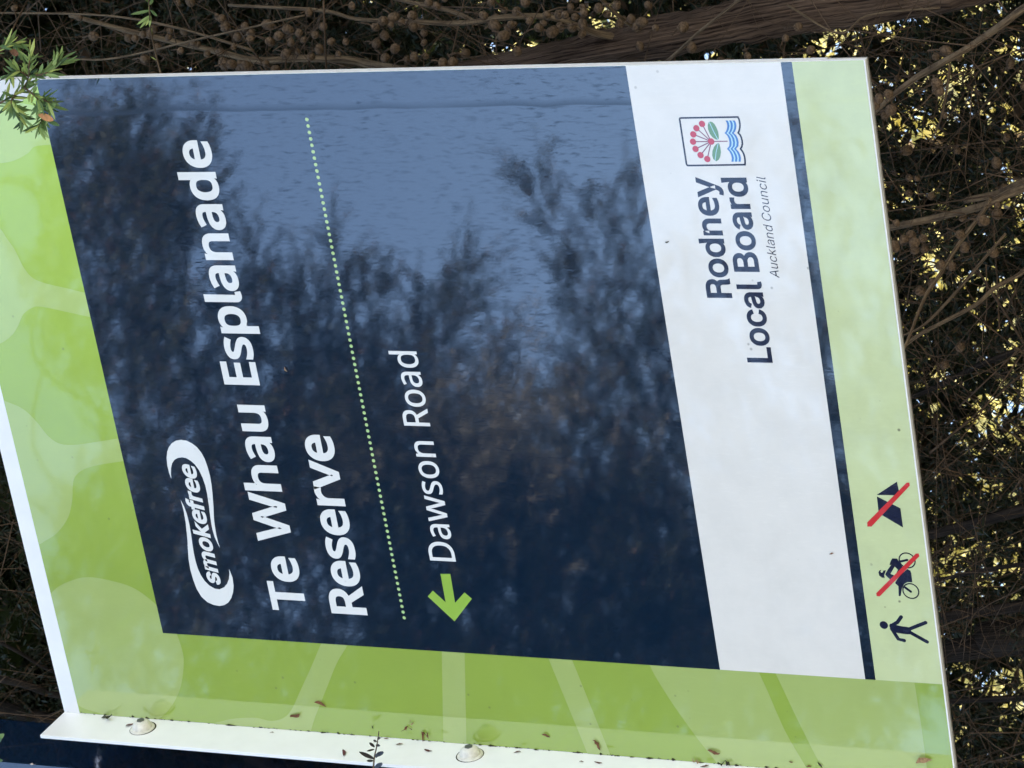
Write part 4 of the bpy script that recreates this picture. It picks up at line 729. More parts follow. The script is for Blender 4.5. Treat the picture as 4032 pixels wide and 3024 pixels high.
for i, pts in enumerate([
        [(4300, 2340, 24, .90), (4032, 2384, 22, .90), (3708, 2430, 20, .91), (3400, 2470, 17, .93), (2500, 2500, 14, 1.0)],
        [(4300, 2735, 13, .86), (4032, 2748, 12, .86), (3735, 2762, 11, .87), (3300, 2800, 9, .9)],
        [(4300, 1930, 26, .80), (4032, 2006, 24, .80), (3840, 2060, 22, .81), (3662, 2104, 20, .82), (3300, 2180, 17, .86)],
        [(4250, 1300, 14, .85), (3900, 1420, 12, .86), (3600, 1560, 10, .88), (3300, 1650, 8, .9)],
        [(4200, 2200, 10, .74), (3900, 2240, 9, .74), (3600, 2300, 7, .76), (3300, 2320, 6, .8)],
        [(-200, 2640, 16, .9), (80, 2690, 15, .9), (240, 2740, 14, .92), (600, 2760, 12, .95)],
        [(-100, 2480, 8, .8), (60, 2560, 8, .8), (200, 2640, 7, .82), (400, 2700, 6, .85)]]):
    limb('branch', pts, M['frontbark'], treeB, 9, 0.06, None, 60 + i)

# dead twigs: loose tangle, drooping, in the shaded inside of each tree
def twig_bag(n, box, rad, seed, droop=0.75, length=(0.10, 0.34)):
    rg = np.random.default_rng(seed); bag = Bag()
    for k in range(n):
        p = np.array([rg.uniform(*box[0]), rg.uniform(*box[1]), rg.uniform(*box[2])])
        d = rg.normal(size=3) * np.array([0.75, 0.5, 0.45]); d[2] += droop * rg.choice((-1, 1), p=(0.3, 0.7)) * rg.uniform(0.3, 1.2)
        d /= np.linalg.norm(d)
        L = rg.uniform(*length); r = rad[0] + (rad[1] - rad[0]) * rg.random() ** 2 * (1.8 if rg.random() < .08 else 1)
        kink = rg.normal(size=3) * 0.38
        pts = [p, p + d * L * .35 + kink * L * .15, p + (d + kink * .4) * L * .7, p + (d + kink * .5) * L + np.array([0, 0, -0.06 * L])]
        Q, R = smooth_path(pts, [r, r * .85, r * .65, r * .35], 7)
        bag.add(*tube_geo(Q, R, 4))
        for s in range(rg.integers(1, 5)):
            b0 = Q[rg.integers(1, 6)]; e = d + rg.normal(size=3) * 0.6; e /= np.linalg.norm(e)
            l2 = L * rg.uniform(.15, .5)
            Q2, R2 = smooth_path([b0, b0 + e * l2 * .5 + rg.normal(size=3) * l2 * .08, b0 + e * l2], [r * .55, r * .45, r * .25], 4)
            bag.add(*tube_geo(Q2, R2, 3))
    for q in bag.v: q[:, 1] = np.maximum(q[:, 1], 0.07 + 0.02 * np.abs(np.sin(q[:, 2] * 37)))   # none reaches through the sign
    return bag
tag(twig_bag(2000, ((-0.65, 1.05), (0.22, 1.0), (2.2, 3.9)), (0.0003, 0.0012), 5).obj('twigs', M['twig'], treeA), 'tangle of bare dead twigs', None, None, 'stuff')
tag(twig_bag(1900, ((-1.5, 0.35), (0.5, 1.25), (2.0, 4.1)), (0.0003, 0.0011), 6).obj('twigs', M['twig'], treeB), 'tangle of bare dead twigs', None, None, 'stuff')

# round woody cones, each with sunken seams between its scales
def cone_geo(seed):
    rg = np.random.default_rng(seed); V, F = [], []
    nu, nv = 16, 9
    seeds = rg.normal(size=(9, 3)); seeds /= np.linalg.norm(seeds, axis=1)[:, None]
    for j in range(nv + 1):
        t = math.pi * j / nv
        for i in range(nu):
            a = 2 * math.pi * i / nu
            p = np.array([math.sin(t) * math.cos(a), math.sin(t) * math.sin(a), math.cos(t)])
            s = np.sort(seeds @ p)[::-1]
            edge = min(1.0, (s[0] - s[1]) / 0.16)
            V.append(p * (0.80 + 0.20 * edge ** 0.6 + 0.10 * max(0, s[0] - 0.97) / 0.03) * np.array([1, 1, 1.12]))
    for j in range(nv):
        for i in range(nu):
            F.append((j * nu + i, (j + 1) * nu + i, (j + 1) * nu + (i + 1) % nu, j * nu + (i + 1) % nu))
    return V, F
cone_meshes = []
for k in range(4):
    V, F = cone_geo(100 + k)
    me = bpy.data.meshes.new('cone'); me.from_pydata([tuple(map(float, v)) for v in V], [], F)
    me.polygons.foreach_set('use_smooth', [True] * len(me.polygons)); me.materials.append(M['cone']); cone_meshes.append(me)
cA = [(0, 0, [(1235, 300), (1165, 330), (1455, 325), (1360, 410), (1560, 440), (1670, 370), (1915, 160), (1945, 230), (2115, 235), (2050, 320), (2160, 340), (2020, 410), (1935, 550), (2000, 555), (2075, 570), (2120, 570), (125, 70)]),
      (1008, 0, [(105, 215), (275, 255), (370, 285), (510, 300), (300, 365), (415, 345), (360, 445), (545, 425), (650, 360), (775, 360), (195, 310), (120, 360), (85, 545), (455, 105), (830, 50), (1100, 180), (1190, 150), (1255, 190), (1350, 135), (1360, 235), (1410, 215), (1165, 215), (1030, 235), (1200, 420), (1300, 510), (1465, 485), (1365, 490), (1490, 25), (2030, 25), (2150, 90), (1965, 135), (2065, 160), (2060, 220), (2200, 210), (2140, 310), (1610, 545), (1700, 540), (580, 230), (475, 490)]),
      (2016, 0, [(115, 20), (40, 100), (20, 210), (405, 125), (505, 60), (610, 60), (750, 70), (820, 120), (620, 110), (545, 145), (155, 180), (230, 240), (415, 235), (350, 275), (270, 200), (460, 130), (1030, 165), (1120, 190), (605, 295), (520, 240), (300, 130), (930, 205), (1080, 235), (45, 445), (1240, 245)]),
      (3024, 0, [(150, 330), (370, 430), (1540, 440), (1450, 490), (960, 850), (1040, 815), (930, 910), (1470, 780), (1060, 950), (1460, 720)]),
      (3024, 756, [(1110, 270), (1265, 440), (1265, 500), (1235, 375), (1490, 630), (1580, 640), (1660, 370), (1860, 245), (1700, 480), (1950, 525), (1175, 415), (1090, 470), (1340, 400), (1980, 110)])]
stalks = Bag()
def add_cone(p, r, parent, rg):
    r = r * rg.uniform(.72, 1.18)
    o = bpy.data.objects.new('cone', cone_meshes[rg.integers(0, 4)])
    link(o, parent)
    o.location = Vector([float(a) for a in p]); o.scale = (r, r, r * rg.uniform(.95, 1.15))
    o.rotation_euler = tuple(rg.uniform(0, 6.28, 3))
    e = p + rg.normal(size=3) * 0.006 + np.array([0, 0, r * 2.2])
    stalks.add(*tube_geo(np.array([p, (p + e) / 2 + 0.001, e]), np.array([r * .28, r * .2, r * .2]), 4))
rg = np.random.default_rng(77)
for ox, oy, pts in cA:
    for x, y in pts:
        add_cone(at(ox + x * .4557, oy + y * .4557, 0.30 + rg.uniform(0, .14)), rg.uniform(.0042, .0056), treeA, rg)
for k in range(110):        # more cones on the twigs, partly hidden behind the sign
    add_cone(at(rg.uniform(300, 3300), rg.uniform(-260, 420), rg.uniform(.34, .62)), rg.uniform(.004, .0055), treeA, rg)
for k in range(30):
    add_cone(at(rg.uniform(3420, 4200), rg.uniform(200, 1500), rg.uniform(.38, .7)), rg.uniform(.004, .0055), treeA, rg)
tag(stalks.obj('cone_stalks', M['twig'], treeA), 'short woody stalks of the cones', None, None, 'stuff')

# ---- needle foliage
def frames(d, rg):
    a = np.cross(d, rg.normal(size=d.shape)); a /= np.linalg.norm(a, axis=1)[:, None] + 1e-9
    return a, np.cross(d, a)
def sprays(C, D, rg, per, length, nl, nw, curl=0.9):
    """needle sprays: C (n,3) bases, D (n,3) directions -> (n*per, 4, 3) rhombic needles"""
    n = len(C)
    t = np.tile(np.linspace(.05, 1, per), (n, 1))
    A, B = frames(D, rg)
    L = length * rg.uniform(.6, 1.3, (n, 1))
    bend = rg.normal(size=(n, 1, 3)) * .25
    base = C[:, None] + (D[:, None] + bend * t[..., None]) * (t * L)[..., None]
    phi = np.tile(np.arange(per) * 2.4, (n, 1)) + rg.uniform(0, 6.28, (n, 1))
    rad = np.cos(phi)[..., None] * A[:, None] + np.sin(phi)[..., None] * B[:, None]
    nd = D[:, None] * 0.75 + rad * curl + rg.normal(size=(n, per, 3)) * .2
    nd /= np.linalg.norm(nd, axis=2)[..., None]
    ln = nl * rg.uniform(.6, 1.25, (n, per, 1)); wd = nw * rg.uniform(.7, 1.3, (n, per, 1))
    s = np.cross(nd, rg.normal(size=nd.shape)); s /= np.linalg.norm(s, axis=2)[..., None] + 1e-9
    Q = np.stack([base, base + nd * ln * .45 + s * wd / 2, base + nd * ln, base + nd * ln * .45 - s * wd / 2], axis=2)
    return Q.reshape(-1, 4, 3)
def project(P):
    q = (P - CAM) @ ROT.T
    return 2016 + FPX * q[:, 0] / q[:, 2], 1512 + FPX * q[:, 1] / q[:, 2]
# openings in the hedge where the sunlit trees and the sky beyond show through
HOLES = np.array([(3350, 180, 110), (3560, 175, 90), (3780, 200, 50), (3960, 160, 45), (3650, 430, 50), (3720, 1540, 60), (4000, 1560, 60), (3900, 1480, 70), (3800, 1700, 45),
                  (3700, 1960, 65), (3900, 1980, 60), (3750, 2140, 70), (3870, 2150, 60), (3960, 2240, 60), (4010, 2450, 60), (3930, 2430, 50), (3900, 2680, 130), (3780, 2690, 70), (3960, 2790, 70),
                  (3850, 2900, 60), (4000, 2960, 60), (150, 60, 80), (240, 35, 60), (370, 20, 60), (230, 90, 50), (530, 30, 50), (820, 40, 60), (290, 270, 60), (20, 1870, 40), (20, 2300, 50), (20, 2620, 60),
                  (3600, 560, 40), (3850, 420, 40), (3600, 1140, 40), (2180, 150, 70), (1130, 100, 30), (1320, 100, 30), (3950, 1120, 40)], float)
HOLES[:, 2] *= np.where((HOLES[:, 0] < 1000) & (HOLES[:, 1] < 400), 1.45, 0.80)
rg = np.random.default_rng(21)
def hedge_points(n, bx, by, bz, thin=True):
    C = np.stack([rg.uniform(*bx, n), rg.uniform(*by, n), rg.uniform(*bz, n)], 1)
    if thin:
        x, y = project(C)
        d = np.min(np.hypot(x[:, None] - HOLES[None, :, 0], y[:, None] - HOLES[None, :, 1]) / HOLES[None, :, 2], axis=1)
        C = C[(d > 0.8) | (rg.random(n) < 0.33)]
    D = rg.normal(size=C.shape) * .6 + np.array([0, -.25, -.35]); D /= np.linalg.norm(D, axis=1)[:, None]
    return C, D
C, D = hedge_points(14500, (-1.75, 0.95), (1.05, 2.0), (1.9, 4.9))
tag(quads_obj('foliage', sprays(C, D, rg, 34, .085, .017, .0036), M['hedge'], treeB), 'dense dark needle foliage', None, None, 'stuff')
C, D = hedge_points(1600, (-0.75, 1.3), (0.55, 1.05), (2.2, 4.6))
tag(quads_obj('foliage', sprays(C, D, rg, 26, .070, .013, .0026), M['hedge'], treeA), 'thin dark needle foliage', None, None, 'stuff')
# broad dark inner foliage that closes most of the view through the hedge
C, D = hedge_points(19000, (-2.4, 2.8), (1.9, 2.9), (1.0, 5.4))
x, y = project(C)
dd = np.min(np.hypot(x[:, None] - HOLES[None, :, 0], y[:, None] - HOLES[None, :, 1]) / HOLES[None, :, 2], axis=1)
C, D = C[dd > 0.95], D[dd > 0.95]
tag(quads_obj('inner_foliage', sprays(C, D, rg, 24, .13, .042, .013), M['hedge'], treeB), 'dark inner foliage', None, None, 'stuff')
# coarse foliage: the rest of the hedge and unseen crowns added overhead to shade its inside
def crown(name, n, centre, radii, size, mat, parent, seed, hollow=0.35, label='leafy crown'):
    r_ = np.random.default_rng(seed)
    d = r_.normal(size=(n, 3)); d /= np.linalg.norm(d, axis=1)[:, None]
    k = hollow + (1 - hollow) * r_.random((n, 1)) ** .5
    lump = 1 + .22 * np.sin(d[:, :1] * 5.1 + seed) * np.cos(d[:, 1:2] * 4.3) + .12 * np.sin(d[:, 2:] * 9)
    c = np.array(centre) + d * k * lump * np.array(radii)
    c = c[c[:, 2] > .25]
    n = len(c)
    a = r_.normal(size=(n, 3)); a /= np.linalg.norm(a, axis=1)[:, None]
    b_ = np.cross(a, r_.normal(size=(n, 3))); b_ /= np.linalg.norm(b_, axis=1)[:, None]
    s = size * r_.uniform(.5, 1.4, (n, 1))
    V = np.stack([c - a * s, c + b_ * s * .38, c + a * s, c - b_ * s * .38], 1)
    return tag(quads_obj(name, V, mat, parent), label, None, None, 'stuff')
crown('crown', 16000, (0.3, 2.7, 6.3), (3.3, 2.0, 1.9), .10, M['canopy'], treeA, 31, .1, 'unseen dense crown added over the cone tree to cast shade')
crown('crown', 12000, (-2.2, 2.6, 6.2), (2.6, 1.9, 1.9), .10, M['canopy'], treeB, 32, .1, 'unseen dense crown added over the shaded tree to cast shade')
crown('sky_blocking_boughs', 12000, (0.2, -0.3, 7.1), (3.2, 2.3, 1.2), .10, M['canopy'], treeA, 36, .1, 'unseen leafy boughs added over the sign to block the high sky')  # unseen boughs, added to cut the blue skylight falling on the sign
treeC = empty('hedge_tree', (2.4, 1.7, 0), 'unseen dense conifer at the right end of the hedge, shaped to block the sun', 'tree')
limb_w('trunk', [(2.4, 1.7, -.1), (2.45, 1.7, 2.0), (2.3, 1.8, 5.2)], [.09, .07, .03], M['bark'], treeC, 12, .06)
crown('crown', 20000, (2.5, 1.35, 3.8), (1.35, 1.55, 3.6), .10, M['canopy'], treeC, 33, .1)  # out-of-view crown, drawn forward and thickened to keep sun off the twigs
treeD = empty('hedge_tree', (-3.0, 1.9, 0), 'dark dense conifer at the left end of the hedge', 'tree')
limb_w('trunk', [(-3.0, 1.9, -.1), (-3.05, 1.9, 2.0), (-2.9, 2.0, 5.2)], [.09, .07, .03], M['bark'], treeD, 12, .06)
crown('crown', 12000, (-3.1, 2.0, 3.5), (1.5, 1.2, 3.4), .10, M['canopy'], treeD, 34, .1)
crown('lower_foliage', 7000, (-0.4, 1.8, 1.0), (2.2, 0.7, 1.1), .07, M['canopy'], treeB, 35, .1)

# ---- sunlit trees beyond the hedge, glimpsed through its gaps
for i, (x, y, h, rx, lab) in enumerate([(-4.6, 13.8, 11.5, 3.8, 'tall golden-green tree beyond the hedge, seen through its gaps low on the left'),
                                        (0.6, 13.0, 9.0, 3.6, 'golden-green tree beyond the hedge, straight behind the sign'),
                                        (-8.0, 15.5, 12.0, 4.0, 'golden-green tree beyond the hedge, second from the left'),
                                        (-12.0, 14.5, 11.0, 4.2, 'broad golden-green tree beyond the hedge, farthest to the left'),
                                        (5.5, 14.5, 9.0, 4.0, 'golden-green tree beyond the hedge, farthest to the right')]):
    t = empty('sunlit_tree', (x, y, 0), lab, 'tree', 'sunlit trees beyond the hedge')
    limb_w('trunk', [(x, y, -.1), (x + .1, y, h * .4), (x - .1, y + .1, h * .8)], [.16, .12, .05], M['limb'], t, 12, .05)
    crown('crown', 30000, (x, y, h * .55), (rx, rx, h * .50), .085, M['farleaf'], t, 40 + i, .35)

# ------------------------------------------------------------------ trees across the path, mirrored in the glossy print
def mirror_at(x, y, s):
    """point reached after s metres by the sight line of photo pixel x, y mirrored in the sign face"""
    d = ray(x, y); p = at(x, y, 0.0)
    return p + s * np.array([d[0], -d[1], d[2]])
# foliage masses as (x, y, rx, ry, turn, weight, depth): drooping sprays, rising tips and the dense body of the crowns
MASS = [(1500, 2300, 1500, 520, 0, 1.0, 10.5), (900, 1500, 520, 420, 10, .80, 9.5), (430, 1050, 330, 520, 0, .95, 9.0), (330, 600, 180, 220, 0, .8, 9.0),
        
        (1420, 1650, 420, 260, 0, .85, 10), (2150, 1800, 560, 380, 0, .9, 11), 
        (2640, 1550, 330, 420, 0, .85, 12), (2850, 1250, 200, 400, 0, .3, 12.5), (700, 2000, 500, 420, 0, .8, 9.5),
        (3300, 1900, 500, 900, 0, .8, 12), (3200, 700, 300, 400, 0, .3, 13), (2000, 2750, 1400, 300, 0, 1.0, 10.5), (2150, 2250, 800, 480, 0, 1.0, 10.7), (1500, 1900, 600, 260, 0, .8, 10.2), (560, 760, 190, 260, 0, .9, 9.2), (3350, 2300, 500, 600, 0, 1.0, 12), (2900, 2300, 400, 500, 0, .9, 11.8)]
# feathery fronds: base x, y, tip x, y, width, sprays, depth, tree
FRONDS = [(1560, 1640, 1935, 925, 130, 210, 9.8, 1), (1600, 1560, 1690, 1050, 75, 90, 9.8, 1), (1420, 1600, 1480, 1000, 100, 130, 9.8, 1), (1330, 1500, 1340, 760, 60, 70, 9.6, 1),
          (1150, 1600, 1120, 1040, 100, 110, 9.5, 1), (1240, 1500, 1230, 980, 60, 60, 9.6, 1), (2380, 1600, 2190, 900, 120, 190, 11.5, 2), (2200, 960, 2050, 570, 60, 75, 11.5, 2), (2420, 1500, 2310, 500, 75, 110, 11.8, 2),
          (2520, 1400, 2440, 560, 120, 120, 12.0, 2), (2580, 1800, 2560, 850, 140, 150, 12.0, 2), (1900, 1560, 2010, 1290, 60, 50, 10.5, 0), (1000, 1300, 900, 820, 110, 90, 9.4, 1), (2700, 1700, 2760, 900, 130, 90, 12.2, 2),
          (760, 1000, 800, 380, 90, 90, 9.2, 1), (480, 900, 560, 320, 120, 120, 9.0, 1)]
FT = [empty('roadside_tree', mirror_at(1500, 2500, 10.5) * np.array([1, 1, 0]), 'dark feathery tree across the path, mirrored in the left of the sign', 'tree', 'trees across the path'),
      empty('roadside_tree', mirror_at(600, 900, 9.3) * np.array([1, 1, 0]), 'drooping tree across the path, mirrored at the top of the sign', 'tree', 'trees across the path'),
      empty('roadside_tree', mirror_at(2500, 1300, 12) * np.array([1, 1, 0]), 'rising tree across the path, mirrored low in the sign', 'tree', 'trees across the path')]
def which(m): return 1 if m[6] < 9.9 else (2 if m[6] >= 11 else 0)
rg = np.random.default_rng(55)
allC = {0: [], 1: [], 2: []}; allD = {0: [], 1: [], 2: []}; fine = {0: [], 1: [], 2: []}
for m in MASS:
    n = int(m[2] * m[3] / (560 if m[1] > 1600 else 820) * m[5]) + 14
    a = rg.uniform(0, 6.28, n); k = np.sqrt(rg.random(n)) * rg.uniform(.75, 1.15, n)
    ex, ey = m[2] * k * np.cos(a), m[3] * k * np.sin(a)
    t = math.radians(m[4]); px = m[0] + ex * math.cos(t) - ey * math.sin(t); py = m[1] + ex * math.sin(t) + ey * math.cos(t)
    for x, y in zip(px, py):
        allC[which(m)].append(mirror_at(x, y + 130, m[6] + rg.normal() * .7)); allD[which(m)].append(np.array([.9, 0, (-.25, -.45, .35)[which(m)]]))
for x0, y0, x1, y1, wd, n, dep, k in FRONDS:
    ax = mirror_at(x1, y1, dep) - mirror_at(x0, y0, dep); ax /= np.linalg.norm(ax)
    nx, ny = (y1 - y0), -(x1 - x0); nl_ = math.hypot(nx, ny)
    for t in rg.random(int(n * .42)) ** .9 * .80:
        o = rg.normal() * wd * .55 * (1 - t) ** .7
        fine[k].append(len(allC[k])); allC[k].append(mirror_at(x0 + (x1 - x0) * t + nx / nl_ * o, y0 + (y1 - y0) * t + ny / nl_ * o, dep + rg.normal() * .3))
        side = mirror_at(x0 + nx / nl_ * 100, y0 + ny / nl_ * 100, dep) - mirror_at(x0, y0, dep)
        allD[k].append(ax + side / np.linalg.norm(side) * np.sign(o) * rg.uniform(.1, .6))
for i in range(3):
    C = np.array(allC[i])
    D = rg.normal(size=C.shape) * .28 + np.array(allD[i]); D /= np.linalg.norm(D, axis=1)[:, None]
    fi = np.zeros(len(C), bool); fi[fine[i]] = True
    Q = np.concatenate([sprays(C[~fi], D[~fi], rg, 40, .24, .042, .0100, .75), sprays(C[fi], D[fi], rg, 44, .17, .030, .0070, .8)])
    tag(quads_obj('crown', Q, M['frontleaf'], FT[i]), 'feathery crown', None, None, 'stuff')
    b = FT[i].location; top = C.mean(0); back = np.array([b.x, b.y, 0.0]); back = back / np.linalg.norm(back) * .9
    top = top + back
    limb_w('trunk', [(b.x + back[0], b.y + back[1], -.1), (b.x + back[0] + .15, b.y + back[1], 2.2), (top[0], top[1], 3.9), (top[0], top[1], 5.2)], [.11, .08, .05, .012], M['frontbark'], FT[i], 12, .06)
    br = Bag()
    for c in C[rg.permutation(len(C))[:60]]:
        s = c + np.array([-.45, 0, -.15]) + rg.normal(size=3) * .15
        br.add(*tube_geo(*smooth_path([s, (s + c) / 2 + rg.normal(size=3) * .12, c], [.009, .007, .003], 7), 5))
    tag(br.obj('boughs', M['frontbark'], FT[i]), 'slender boughs', None, None, 'stuff')
C = np.array([mirror_at(x, y, 8.6 + rg.normal() * .4) for x, y in zip(rg.normal(1930, 200, 190), rg.normal(1760, 200, 190))] +
             [mirror_at(x, y, 8.9 + rg.normal() * .3) for x, y in zip(rg.normal(1330, 60, 70), rg.normal(1800, 130, 70))])
D = rg.normal(size=C.shape) * .5 + np.array([.7, 0, -.3]); D /= np.linalg.norm(D, axis=1)[:, None]
tag(quads_obj('dead_foliage', sprays(C, D, rg, 22, .16, .035, .008), M['deadleaf'], FT[0]), 'olive-brown dead foliage', None, None, 'stuff')
# the rest of the tree belt: lower bushes and trees to either side
for i, (x, y, h, r) in enumerate([(-14.0, -10.0, 9.5, 3.2), (-8.5, -12.5, 5.0, 3.0), (-3.0, -13.5, 4.2, 2.8), (2.5, -14.0, 4.5, 3.0), (8.5, -13.0, 6.0, 3.0)]):
    t = empty('roadside_tree', (x, y, 0), ('tall dark tree at the far left of the belt across the path', 'round bushy tree left in the belt across the path', 'low bushy tree in the middle of the belt across the path',
              'bushy tree right of the middle of the belt across the path', 'taller bushy tree at the far right of the belt across the path')[i], 'tree', 'trees across the path')
    limb_w('trunk', [(x, y, -.1), (x + .1, y, h * .4), (x, y + .1, h * .8)], [.18, .13, .05], M['bark'], t, 12, .05)
    crown('crown', 6000, (x, y, h * .55), (r, r, h * .45), .16, M['frontleaf'], t, 70 + i, .45)

# ------------------------------------------------------------------ leafy sprigs hanging in front of the sign
def leaf_blade():
    V, F = [], []
    for i, t in enumerate(np.linspace(0, 1, 6)):
        w = .082 * math.sin(math.pi * min(1, t * .92 + .06)) ** .8 + .006
        z = -.10 * t * t
        V += [(t, -w, z + .03), (t, 0, z), (t, w, z + .03)]
    for i in range(5):
        for j in range(2):
            F.append((3 * i + j, 3 * i + 3 + j, 3 * i + 4 + j, 3 * i + 1 + j))
    return V, F
lv, lf = leaf_blade()
def blade_mesh(mat):
    me = bpy.data.meshes.new('leaf'); me.from_pydata(lv, [], lf); me.materials.append(mat)
    me.polygons.foreach_set('use_smooth', [True] * len(me.polygons)); return me
B = {}
def leafcol(key, c0, trans=.35):
    B[key] = blade_mesh(leaf_material('leaf_' + key, tuple(c * .75 for c in c0), tuple(c * 1.15 for c in c0), trans, .4))
leafcol('dark_green', (.07, .12, .05)); leafcol('mid_green', (.17, .27, .09)); leafcol('light_green', (.34, .47, .15)); leafcol('yellow_green', (.48, .58, .17))
leafcol('blackish', (.030, .027, .030), .05)
B['orange'] = blade_mesh(M['orange']); B['brown'] = blade_mesh(M['dry'])
def put_leaf(parent, p, q, key, roll=0.0, width=1.0):
    """leaf from p to q (world points)"""
    p, q = Vector([float(a) for a in p]), Vector([float(a) for a in q])
    d = q - p; L = d.length; x = d.normalized()
    yv = x.cross(Vector((0.37, -0.82, -0.44))).normalized()      # blade roughly faces the viewer's side
    yv = Matrix.Rotation(roll, 3, x) @ yv
    z = x.cross(yv)
    o = bpy.data.objects.new('leaf', B[key]); link(o, parent)
    o.matrix_basis = Matrix(((x.x * L, yv.x * L * width, z.x * L, p.x), (x.y * L, yv.y * L * width, z.y * L, p.y), (x.z * L, yv.z * L * width, z.z * L, p.z), (0, 0, 0, 1)))
    return o
def sprig(name, label, stems, Y, seed, keys, nleaf, lpx, extra=()):
    r_ = np.random.default_rng(seed)
    root = at(*stems[0][0], Y)
    t = empty(name, root, label, 'sprig')
    bag = Bag()
    for st, nl in zip(stems, nleaf):
        P = np.array([at(x, y, Y + .012 * math.sin(i * 1.7 + seed)) for i, (x, y) in enumerate(st)])
        Q, R = smooth_path(P, np.linspace(.0011, .00045, len(P)), 6 * len(P))
        bag.add(*tube_geo(Q, R, 6))
        for k in range(nl):
            f = .12 + .88 * (k + r_.uniform(0, .8)) / nl
            i = min(int(f * (len(Q) - 1)), len(Q) - 2)
            tv = Q[i + 1] - Q[i]; tv /= np.linalg.norm(tv)
            side = np.cross(tv, r_.normal(size=3)); side /= np.linalg.norm(side)
            ang = r_.uniform(.35, .95)
            d = tv * math.cos(ang) + side * math.sin(ang)
            L = r_.uniform(.7, 1.2) * lpx * 3.0 / FPX
            put_leaf(t, Q[i], Q[i] + d * L, keys[min(int(r_.beta(1.3, 1.5) * len(keys)), len(keys) - 1)], r_.uniform(-1.1, 1.1))
    bag.obj('stem', M['limb'], t)
    for x0, y0, x1, y1, key, wd in extra:
        put_leaf(t, at(x0, y0, Y - .004), at(x1, y1, Y - .012), key, 0.2, wd)
    return t
GK = ('dark_green', 'mid_green', 'mid_green', 'light_green', 'yellow_green')
sprig('leafy_sprig', 'green needle-leaved sprig with one orange leaf, hanging over the upper right corner of the sign',
      [[(-110, 460), (0, 405), (60, 372), (95, 345), (112, 300), (115, 250), (122, 195)], [(110, 300), (170, 292), (215, 270), (245, 232)], [(95, 345), (140, 380), (165, 420), (170, 455), (150, 505)],
       [(-80, 230), (0, 190), (40, 172), (75, 185)], [(60, 372), (45, 402), (65, 440), (95, 478)], [(112, 300), (70, 280), (30, 300)], [(140, 380), (185, 400), (205, 430)]],
      -0.085, 3, GK, (58, 50, 60, 40, 50, 34, 28), 68,
      [(150, 452, 217, 474, 'orange', 1.5), (36, 196, 78, 218, 'brown', 1.9), (186, 432, 224, 404, 'light_green', 1.2), (176, 470, 240, 496, 'mid_green', 1.0), (150, 500, 140, 548, 'mid_green', 1.0), (120, 495, 98, 528, 'light_green', 1.0)])
sprig('leafy_sprig', 'small bright green leaf tuft on a thread-thin stem above the right edge of the sign',
      [[(640, 300), (632, 285), (610, 200), (592, 110), (590, 60), (584, -10), (580, -60)]], 0.10, 4, ('mid_green', 'light_green', 'light_green', 'yellow_green'), (4,), 40,
      [(592, 40, 516, 58, 'mid_green', 1.0), (590, 60, 540, 98, 'light_green', 1.1), (588, 66, 552, 112, 'light_green', 1.1), (590, 70, 574, 104, 'yellow_green', 1.1), (592, 60, 590, 108, 'light_green', 1.1), (592, 40, 622, 66, 'mid_green', 1.0), (588, 20, 606, -10, 'light_green', 1.0), (586, 10, 560, -20, 'mid_green', 1.0)])
sprig('leafy_sprig', 'dark narrow-leaved twig tip sticking up in front of the white flange',
      [[(1470, 3120), (1470, 3040), (1474, 2985), (1484, 2935), (1492, 2880)]], -0.066, 5, ('blackish',), (0,), 40,
      [(1474, 2988, 1412, 2960, 'blackish', 1.3), (1471, 2995, 1442, 2996, 'blackish', 1.6), (1478, 2982, 1513, 2954, 'blackish', 1.2), (1482, 2985, 1486, 2962, 'blackish', 1.2), (1476, 2942, 1452, 2922, 'blackish', 1.3),
       (1480, 2940, 1498, 2929, 'blackish', 1.3), (1474, 2950, 1443, 2958, 'blackish', 1.2), (1484, 2922, 1468, 2912, 'blackish', 1.2), (1476, 3028, 1508, 2998, 'blackish', 1.2), (1486, 2915, 1499, 2898, 'blackish', 1.0)])
sprig('leafy_sprig', 'tip of a green sprig just reaching in beside the navy post at the top',
      [[(-150, 3010), (-60, 2960), (-25, 2930)], [(-120, 3040), (-50, 3010), (-20, 2998)]], -0.12, 6, ('mid_green', 'light_green'), (9, 7), 55,
      [(-25, 2925, 21, 2882, 'light_green', 1.0), (-25, 2935, 10, 2900, 'mid_green', 1.0), (-25, 2998, 16, 2990, 'mid_green', 1.0)])

